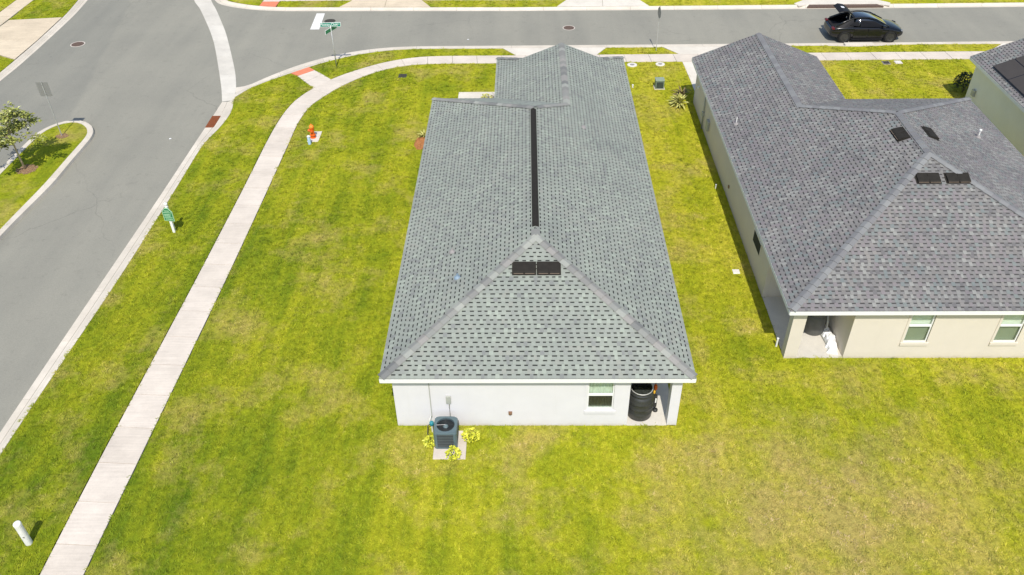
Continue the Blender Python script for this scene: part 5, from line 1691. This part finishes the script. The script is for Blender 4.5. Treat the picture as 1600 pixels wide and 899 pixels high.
def plate_xz(mb, pts, y0, y1, mi=0, mtx=None):
    n = len(pts)
    vs = [Vector((x, y0, z)) for x, z in pts] + [Vector((x, y1, z)) for x, z in pts]
    if mtx is not None:
        vs = [mtx @ v for v in vs]
    mb.add(vs, [tuple(range(n)), tuple(range(n, 2 * n))[::-1]] + [(i, (i + 1) % n, n + (i + 1) % n, n + i) for i in range(n)], mi)


rz = Matrix.Rotation(rad(-8), 4, 'Z')
mb = MB(); plate_xz(mb, sign_outline(0.235, 0.66, 1.14, 1.33, 0.075), -0.085, -0.057, 0, rz); bd = mb.build("board", M['board_line'], parent=CS)
mb = MB(); plate_xz(mb, sign_outline(0.212, 0.685, 1.13, 1.305, 0.07), -0.0885, -0.080, 0, rz); mb.build("board_face", M['board_green'], parent=bd)
mb = MB()
rg = random.Random(3)
for zc, hh, x0, x1 in ((1.185, 0.05, -0.11, 0.10), (1.10, 0.028, -0.19, 0.19), (1.00, 0.05, -0.18, 0.15), (0.925, 0.05, -0.17, 0.13), (0.845, 0.026, -0.19, 0.19), (0.76, 0.05, -0.15, 0.17)):
    x = x0
    while x < x1:
        w_ = rg.uniform(0.018, 0.04)
        plate_xz(mb, [(x, zc - hh / 2), (min(x + w_, x1), zc - hh / 2), (min(x + w_, x1), zc + hh / 2), (x, zc + hh / 2)], -0.0905, -0.0886, 0, rz)
        x += w_ + (0.0 if hh < 0.03 else rg.uniform(0.006, 0.014))
mb.build("lettering", M['board_line'], parent=bd, kind='stuff')

IS = thing("traffic_sign", "grey metal back of a traffic sign on a thin post at the island tip", "traffic sign", (-20.44, 20.54, 0.02))
mb = MB(); mb.box(-0.022, 0.022, -0.016, 0.016, -0.05, 3.08); mb.build("post", M['grey_metal'], parent=IS)
mb = MB(); mb.box(-0.31, 0.31, 0.018, 0.024, 2.28, 3.05); mb.build("sign_panel", M['sign_back'], parent=IS, bevel=0.002)
for z in (2.42, 2.9):
    mb = MB(); mb.lathe([(0.018, 0.0), (0.018, 0.012), (0, 0.012)], 8, (0, 0, 0), 0, Matrix.Translation((0, -0.016, z)) @ Matrix.Rotation(rad(90), 4, 'X')); mb.build("bolt", M['sign_back'], parent=IS)

PS = thing("traffic_sign", "thin grey post with edge on sign between the two front driveways", "traffic sign", (12.55, 31.22, 0))
mb = MB(); mb.box(-0.020, 0.020, -0.014, 0.014, -0.05, 2.86); mb.build("post", M['grey_metal'], parent=PS)
mb = MB()
pts = []
for k in range(8):
    a = rad(22.5 + 45 * k); pts.append((0.36 * math.cos(a), 2.45 + 0.36 * math.sin(a)))
plate_xz(mb, pts, 0.020, 0.026, 0, Matrix.Rotation(rad(98), 4, 'Z')); mb.build("sign_panel", M['sign_back'], parent=PS)

UB = thing("utility_box", "grey green utility box standing in the lawn between the houses", "utility box", (12.07, 25.95, 0))
mb = MB(); mb.box(-0.25, 0.25, -0.22, 0.22, -0.03, 0.50); mb.build("cabinet", M['box_green'], parent=UB, bevel=0.02)
mb = MB(); mb.box(-0.265, 0.265, -0.235, 0.235, 0.50, 0.56); mb.build("lid", M['box_lid'], parent=UB, bevel=0.025)
mb = MB(); mb.box(-0.19, 0.19, -0.232, -0.221, 0.08, 0.44); mb.build("front_plate", M['box_dark'], parent=UB)
mb = MB(); mb.box(-0.30, 0.30, -0.28, 0.28, -0.03, 0.03); mb.build("base", M['pad'], parent=UB)


def lid(x, y, label, square=False, m_ring=None, m_lid=None, s=0.3, group=None):
    t = thing("utility_cover", label, "utility cover", (x, y, 0.012), group=group)
    a = MB()
    if square:
        a.box(-s, s, -s, s, -0.05, 0.02); a.build("frame", m_ring, parent=t, bevel=0.01)
        b = MB(); b.box(-s * 0.82, s * 0.82, -s * 0.82, s * 0.82, 0.02, 0.03); b.build("lid", m_lid, parent=t, bevel=0.006)
    else:
        a.lathe([(s, -0.05), (s, 0.02), (s * 0.5, 0.028), (s * 0.48, 0.01)], 22); a.build("ring", m_ring, parent=t)
        b = MB(); b.lathe([(s * 0.47, -0.02), (s * 0.47, 0.024), (s * 0.2, 0.03), (0, 0.03)], 18); b.build("lid", m_lid, parent=t)
    NO_GRASS.append([(x - s - 0.02, y - s - 0.02), (x + s + 0.02, y - s - 0.02), (x + s + 0.02, y + s + 0.02), (x - s - 0.02, y + s + 0.02)])


lid(10.84, 29.12, "round white valve collar at the pavement beside the white house roof", m_ring=M['lid_white'], m_lid=M['lid_grey'], group="round valve collars along the pavement")
lid(12.55, 29.19, "round white valve collar at the pavement nearer the beige house driveway", m_ring=M['lid_white'], m_lid=M['lid_grey'], s=0.28, group="round valve collars along the pavement")
lid(-3.02, 27.80, "dark rectangular meter lid set in the corner lawn", True, M['box_dark'], M['dark_iron'], 0.24)
lid(13.04, 8.45, "small white square cover in the grass between the houses", True, M['post_white'], M['lid_white'], 0.14)
lid(26.2, 29.15, "dark meter lid in the grass before the green house, left of its pale twin", True, M['lid_grey'], M['dark_iron'], 0.22)
lid(26.95, 29.22, "tan meter lid in the grass before the green house", True, M['pad'], M['lid_white'], 0.22)


def riser(x, y, h, r_, label, m_):
    t = thing("pipe_riser", label, "pipe", (x, y, 0))
    a = MB(); a.lathe([(r_, -0.03), (r_, h)], 10); a.build("pipe", m_, parent=t)
    b = MB(); b.lathe([(r_ * 1.25, h - 0.03), (r_ * 1.25, h + 0.015), (0, h + 0.02)], 10); b.build("cap", m_, parent=t)


riser(10.55, 26.0, 0.16, 0.045, "tiny white cleanout pipe near the grey roof edge", M['pvc'])
riser(13.36, 14.94, 0.22, 0.03, "thin white riser pipe in the grass along the beige side wall", M['post_white'])
riser(13.62, 3.9, 0.40, 0.035, "short white pipe at the foot of the beige porch column", M['post_white'])

# ------------------------------------------------------------------ black car with its tailgate open
CAR = thing("parked_car", "black coupe style car parked on the street with its tailgate raised", "car", (26.10, 33.52, -0.12))


def ring_loft(mb, stations, closed_ends=True):
    n = len(stations[0])
    b = len(mb.v)
    for st in stations:
        mb.v += [tuple(p) for p in st]
    for i in range(len(stations) - 1):
        for k in range(n):
            q = (k + 1) % n
            mb.f.append((b + i * n + k, b + i * n + q, b + (i + 1) * n + q, b + (i + 1) * n + k)); mb.mi.append(0)
    if closed_ends:
        mb.f.append(tuple(b + k for k in range(n))[::-1]); mb.f.append(tuple(b + (len(stations) - 1) * n + k for k in range(n))); mb.mi += [0, 0]


def body_ring(x, hw_, zb, zs, zt):
    half = [(hw_ * 0.86, zb), (hw_ * 0.97, zb + 0.10), (hw_, zb + (zs - zb) * 0.5), (hw_ * 0.99, zs - 0.10), (hw_ * 0.92, zs), (hw_ * 0.45, zt)]
    return [(x, y, z) for y, z in half] + [(x, -y, z) for y, z in half[::-1]]


st = [(-2.37, 0.66, 0.48, 0.78, 0.80), (-2.30, 0.82, 0.34, 0.88, 0.88), (-2.05, 0.91, 0.26, 0.98, 0.86), (-1.45, 0.955, 0.22, 1.04, 0.90), (-0.8, 0.955, 0.20, 1.02, 0.98), (0.2, 0.95, 0.20, 0.98, 1.0),
      (1.0, 0.945, 0.20, 0.95, 1.02), (1.45, 0.95, 0.22, 0.91, 1.00), (1.95, 0.90, 0.24, 0.80, 0.88), (2.25, 0.78, 0.30, 0.68, 0.74), (2.38, 0.58, 0.38, 0.58, 0.62)]
mb = MB(); ring_loft(mb, [body_ring(*s) for s in st]); mb.build("body", M['car'], parent=CAR, smooth=True, subsurf=2)
# cabin shell: stations across x with belt and roof half widths
def cab_ring(x, hb_, hr_, zb, zr):
    half = [(hb_, zb), (hb_ * 0.5 + hr_ * 0.5 + 0.03, zb + (zr - zb) * 0.55), (hr_, zr - 0.05), (hr_ * 0.85, zr), (hr_ * 0.4, zr + 0.02)]
    return [(x, y, z) for y, z in half] + [(x, -y, z) for y, z in half[::-1]]


cab = [(1.32, 0.80, 0.70, 0.88, 0.96), (1.05, 0.82, 0.69, 0.90, 1.08), (0.42, 0.85, 0.61, 0.91, 1.38), (-0.05, 0.86, 0.58, 0.91, 1.49), (-0.5, 0.86, 0.57, 0.91, 1.51), (-0.98, 0.85, 0.55, 0.91, 1.46)]
mb = MB(); ring_loft(mb, [cab_ring(*s) for s in cab]); mb.build("cabin", M['carglass'], parent=CAR, smooth=True, subsurf=1)
# roof rails / pillars in body colour
for sgn in (-1, 1):
    mb = MB()
    mb.tube([(1.32, sgn * 0.74, 0.95), (1.05, sgn * 0.705, 1.085), (0.42, sgn * 0.62, 1.385), (-0.05, sgn * 0.59, 1.485), (-0.5, sgn * 0.58, 1.50), (-0.98, sgn * 0.56, 1.45), (-1.5, sgn * 0.65, 1.27), (-2.05, sgn * 0.74, 1.00)], [0.03, 0.035, 0.04, 0.04, 0.04, 0.05, 0.075, 0.09], 8)
    mb.build("roof_rail", M['car'], parent=CAR, smooth=True)
    # quarter panel beside the open boot
    q = MB()
    q.add([(-0.98, sgn * 0.86, 0.95), (-1.6, sgn * 0.90, 0.98), (-2.15, sgn * 0.84, 0.92), (-2.10, sgn * 0.72, 1.03), (-1.5, sgn * 0.655, 1.28), (-0.98, sgn * 0.575, 1.46),
           (-0.98, sgn * 0.78, 0.95), (-1.6, sgn * 0.82, 0.98), (-2.15, sgn * 0.76, 0.92), (-2.10, sgn * 0.64, 1.03), (-1.5, sgn * 0.575, 1.26), (-0.98, sgn * 0.50, 1.44)],
          [(0, 1, 2, 3, 4, 5), (11, 10, 9, 8, 7, 6), (2, 8, 9, 3), (3, 9, 10, 4), (4, 10, 11, 5)])
    q.build("quarter_panel", M['car_trim'], parent=CAR)
    # small side glass behind the door
    q = MB(); q.add([(-0.62, sgn * 0.868, 1.04), (-1.25, sgn * 0.856, 1.10), (-1.0, sgn * 0.745, 1.24), (-0.7, sgn * 0.70, 1.34)], [(0, 1, 2, 3)]); q.build("side_window", M['sideglass'], parent=CAR)
    q = MB(); q.add([(1.05, sgn * 0.876, 0.99), (-0.58, sgn * 0.885, 1.01), (-0.52, sgn * 0.70, 1.35), (0.32, sgn * 0.70, 1.30)], [(0, 1, 2, 3)]); q.build("side_window", M['sideglass'], parent=CAR)
    mb = MB(); mb.box(0.78, 0.98, min(sgn * 0.90, sgn * 1.10), max(sgn * 0.90, sgn * 1.10), 1.0, 1.13); mb.build("door_mirror", M['car'], parent=CAR, bevel=0.04)
    d = MB(); d.box(-0.02, 0.86, min(sgn * 0.945, sgn * 0.966), max(sgn * 0.945, sgn * 0.966), 0.34, 0.90); dr = d.build("door", M['car'], parent=CAR, bevel=0.05)
    d = MB(); d.box(0.02, 0.22, min(sgn * 0.966, sgn * 0.982), max(sgn * 0.966, sgn * 0.982), 0.80, 0.83); d.build("handle", M['car_trim'], parent=dr, bevel=0.008)
    d = MB(); d.box(-0.92, -0.06, min(sgn * 0.950, sgn * 0.970), max(sgn * 0.950, sgn * 0.970), 0.34, 0.92); dr = d.build("door", M['car'], parent=CAR, bevel=0.05)
    d = MB(); d.box(-0.88, -0.68, min(sgn * 0.970, sgn * 0.986), max(sgn * 0.970, sgn * 0.986), 0.83, 0.86); d.build("handle", M['car_trim'], parent=dr, bevel=0.008)
    mb = MB(); mb.box(-1.0, 0.95, min(sgn * 0.87, sgn * 0.955), max(sgn * 0.87, sgn * 0.955), 0.19, 0.27); mb.build("sill", M['car_trim'], parent=CAR, bevel=0.02)
    mb = MB(); mb.add([(2.05, sgn * 0.86, 0.76), (2.26, sgn * 0.70, 0.70), (2.32, sgn * 0.60, 0.64), (2.16, sgn * 0.82, 0.66), (2.05, sgn * 0.86, 0.80), (2.24, sgn * 0.66, 0.76)], [(0, 3, 2, 1), (0, 1, 5, 4)]); mb.build("headlight", M['lampglass'], parent=CAR)
    mb = MB(); mb.box(-2.30, -2.14, min(sgn * 0.60, sgn * 0.90), max(sgn * 0.60, sgn * 0.90), 0.84, 0.95); mb.build("tail_light", M['tail'], parent=CAR, bevel=0.02)
    for wx in (-1.45, 1.45):
        W_ = MB()
        m4 = Matrix.Translation((wx, sgn * 0.86, 0.355)) @ Matrix.Rotation(rad(90), 4, 'X')
        W_.lathe([(0.26, -0.12), (0.34, -0.12), (0.355, -0.08), (0.355, 0.08), (0.34, 0.125), (0.27, 0.125), (0.26, 0.10)], 28, (0, 0, 0), 0, m4, False)
        wh = W_.build("wheel", M['tyre'], parent=CAR, smooth=False)
        Rm = MB()
        zo = 0.112 * (1 if True else 1)
        Rm.lathe([(0.265, -0.10), (0.265, 0.10), (0.255, 0.118), (0.24, 0.10), (0.08, 0.085), (0.07, 0.11), (0, 0.11)], 28, (0, 0, 0), 0, m4, False)
        for k in range(5):
            a = 2 * math.pi * k / 5
            c, s = math.cos(a), math.sin(a)
            for sd in (-1, 1):
                z_ = 0.118 * -sgn * -1
            Rm.add([m4 @ Vector((c * 0.05 - s * w2, s * 0.05 + c * w2, -sgn * -0.0 + zz)) for w2, zz in ((0.03, 0.115), (-0.03, 0.115))] + [m4 @ Vector((c * 0.25 - s * w2, s * 0.25 + c * w2, 0.112)) for w2 in (-0.018, 0.018)], [(0, 1, 2, 3)])
            Rm.add([m4 @ Vector((c * 0.05 - s * w2, s * 0.05 + c * w2, -0.115)) for w2 in (0.03, -0.03)] + [m4 @ Vector((c * 0.25 - s * w2, s * 0.25 + c * w2, -0.112)) for w2 in (-0.018, 0.018)], [(0, 1, 2, 3)])
        Rm.build("rim", M['rim'], parent=wh)
        ar = MB(); ar.lathe([(0.36, 0.02), (0.405, 0.02), (0.41, 0.085), (0.40, 0.092), (0.37, 0.088)], 28, (0, 0, 0), 0, Matrix.Translation((wx, sgn * 0.87, 0.37)) @ Matrix.Rotation(rad(90 if sgn < 0 else -90), 4, 'X'), False)
        ar.build("wheel_arch", M['car_trim'], parent=CAR)
mb = MB(); mb.box(-2.2, -0.97, -0.66, 0.66, 0.80, 0.905); mb.build("boot_floor", M['cargo'], parent=CAR)
mb = MB(); mb.box(-1.02, -0.975, -0.56, 0.56, 0.91, 1.42); mb.build("seat_back", M['cargo'], parent=CAR)
# tailgate raised: glass part up, tail part bending back
tg = MB()
prof = [(-0.98, 1.48), (-1.22, 1.72), (-1.48, 1.88), (-1.82, 1.92), (-2.02, 1.84)]
hwid = [0.56, 0.60, 0.66, 0.72, 0.66]
b = []
for (x, z), w_ in zip(prof, hwid):
    b += [(x, -w_, z), (x, w_, z), (x + 0.05, w_ * 0.96, z + 0.05), (x + 0.05, -w_ * 0.96, z + 0.05)]
n = len(prof)
fs = []
for i in range(n - 1):
    for k in range(4):
        q = (k + 1) % 4
        fs.append((i * 4 + k, i * 4 + q, (i + 1) * 4 + q, (i + 1) * 4 + k))
fs += [(0, 1, 2, 3), ((n - 1) * 4 + 3, (n - 1) * 4 + 2, (n - 1) * 4 + 1, (n - 1) * 4)]
tg.add(b, fs); TG = tg.build("tailgate", M['car_trim'], parent=CAR, merge=True)
mb = MB(); mb.add([(-1.54, -0.12, 1.94), (-1.74, -0.12, 1.965), (-1.74, 0.16, 1.965), (-1.54, 0.16, 1.94)], [(0, 1, 2, 3)]); mb.v = [(x, y, z + 0.012) for x, y, z in mb.v]; mb.build("number_plate", M['plate'], parent=TG)
mb = MB(); mb.add([(-1.03, -0.48, 1.54), (-1.03, 0.48, 1.54), (-1.19, 0.52, 1.70), (-1.19, -0.52, 1.70)], [(0, 1, 2, 3)]); mb.v = [(x + 0.062, y, z + 0.04) for x, y, z in mb.v]; mb.build("rear_window", M['carglass'], parent=TG)
mb = MB(); mb.tube([(-1.25, -0.58, 1.36), (-1.28, -0.60, 1.75)], 0.012, 6); mb.build("gas_strut", M['grey_metal'], parent=TG)
mb = MB(); mb.tube([(-1.25, 0.58, 1.36), (-1.28, 0.60, 1.75)], 0.012, 6); mb.build("gas_strut", M['grey_metal'], parent=TG)

# a few paper scraps on the asphalt
for i, (x, y, lb) in enumerate(((-14.6, 20.4, "white paper scrap lying on the wide street near the storm drain"), (0.6, 33.6, "white paper scrap lying on the upper street near the stop line"))):
    t = MB()
    n_ = 7
    vs = [(0.08 * math.cos(6.28 * k / n_) * RNG.uniform(0.6, 1.1), 0.06 * math.sin(6.28 * k / n_) * RNG.uniform(0.6, 1.1), RNG.uniform(0.003, 0.02)) for k in range(n_)]
    t.add([(0, 0, 0.03)] + vs, [(0, k + 1, (k + 1) % n_ + 1) for k in range(n_)])
    o = t.build("paper_scrap", M['cloth']); o.location = (x, y, -0.118)
    tag(o, lb, "litter", "paper scraps on the asphalt")

# ------------------------------------------------------------------ grass tufts (instanced on points)
def tuft_mesh(seed, nb, hmin, hmax, spread):
    rg = random.Random(seed)
    mb = MB()
    for i in range(nb):
        a = rg.uniform(0, 6.28); q = spread * math.sqrt(rg.random())
        p = Vector((math.cos(a) * q, math.sin(a) * q, -0.01))
        b = rg.uniform(0, 6.28); lean = rg.uniform(0.9, 2.6)
        h = rg.uniform(hmin, hmax)
        d = Vector((math.cos(b) * lean, math.sin(b) * lean, 1)).normalized()
        s = d.cross(Vector((0, 0, 1))).normalized() * rg.uniform(0.008, 0.014)
        m_ = p + d * h * 0.55
        e = p + d * h * 0.95 + Vector((math.cos(b), math.sin(b), -0.25)) * h * 0.25
        n = len(mb.v)
        mb.v += [tuple(p - s), tuple(p + s), tuple(m_ + s * 0.8), tuple(m_ - s * 0.8), tuple(e)]
        mb.f += [(n, n + 1, n + 2, n + 3), (n + 3, n + 2, n + 4)]; mb.mi += [0, 0]
    return mb.mesh("grass_tuft", M['blade'])


hid = bpy.data.collections.new("tuft_sources")
for k in range(5):
    o = bpy.data.objects.new("grass_tuft", tuft_mesh(40 + k, 14, 0.05, 0.11, 0.11))
    hid.objects.link(o)

pts = []
X_all, Y_all = [], []
for (xa, xb, ya, yb, dens) in ((-14, 27, -7.5, 4, 85), (-14, 15, 4, 14, 65), (-23, 31, 14, 31, 45), (-15, 36, 31, 33, 30), (-15, 40, 39, 41, 25), (-34, -27, 25, 42, 25), (-23, -18, 8, 14, 50), (-28, -26, 20, 31, 10)):
    n = int((xb - xa) * (yb - ya) * dens)
    X_all.append(NR.uniform(xa, xb, n)); Y_all.append(NR.uniform(ya, yb, n))
X_, Y_ = np.concatenate(X_all), np.concatenate(Y_all)
keep = np.zeros(len(X_), bool)
for poly in LAWNS:
    keep |= inside(poly, X_, Y_)
for poly in NO_GRASS:
    keep &= ~inside(poly, X_, Y_)
# only where the picture (with a margin) can see them
dX = np.stack([X_ - CAM_POS.x, Y_ - CAM_POS.y, np.full_like(X_, -CAM_POS.z)], 1)
dep = dX @ np.array(fw)
pu, pv = dX @ np.array(r2) / dep, dX @ np.array(u2) / dep
keep &= (np.abs(pu) < 0.68) & (np.abs(pv) < 0.40)
X_, Y_ = X_[keep], Y_[keep]
me = bpy.data.meshes.new("grass")
me.from_pydata([(float(x), float(y), 0.0) for x, y in zip(X_, Y_)], [], [])
grass = bpy.data.objects.new("grass", me)
COL.objects.link(grass)
grass['kind'] = 'stuff'
ng = bpy.data.node_groups.new("grass_scatter", 'GeometryNodeTree')
ng.interface.new_socket("Geometry", in_out='INPUT', socket_type='NodeSocketGeometry')
ng.interface.new_socket("Geometry", in_out='OUTPUT', socket_type='NodeSocketGeometry')
gi, go = ng.nodes.new('NodeGroupInput'), ng.nodes.new('NodeGroupOutput')
ci = ng.nodes.new('GeometryNodeCollectionInfo')
ci.inputs['Collection'].default_value = hid
ci.inputs['Separate Children'].default_value = True
ci.inputs['Reset Children'].default_value = True
ip = ng.nodes.new('GeometryNodeInstanceOnPoints')
ip.inputs['Pick Instance'].default_value = True
rv = ng.nodes.new('FunctionNodeRandomValue'); rv.data_type = 'FLOAT_VECTOR'
rv.inputs[0].default_value = (-0.15, -0.15, 0); rv.inputs[1].default_value = (0.15, 0.15, 6.283)
rs = ng.nodes.new('FunctionNodeRandomValue'); rs.data_type = 'FLOAT'
rs.inputs[2].default_value = 0.65; rs.inputs[3].default_value = 1.35
rs.inputs['Seed'].default_value = 3
ng.links.new(gi.outputs[0], ip.inputs['Points'])
ng.links.new(ci.outputs[0], ip.inputs['Instance'])
ng.links.new(rv.outputs[0], ip.inputs['Rotation'])
ng.links.new(rs.outputs[1], ip.inputs['Scale'])
ng.links.new(ip.outputs[0], go.inputs[0])
md = grass.modifiers.new("scatter", 'NODES'); md.node_group = ng
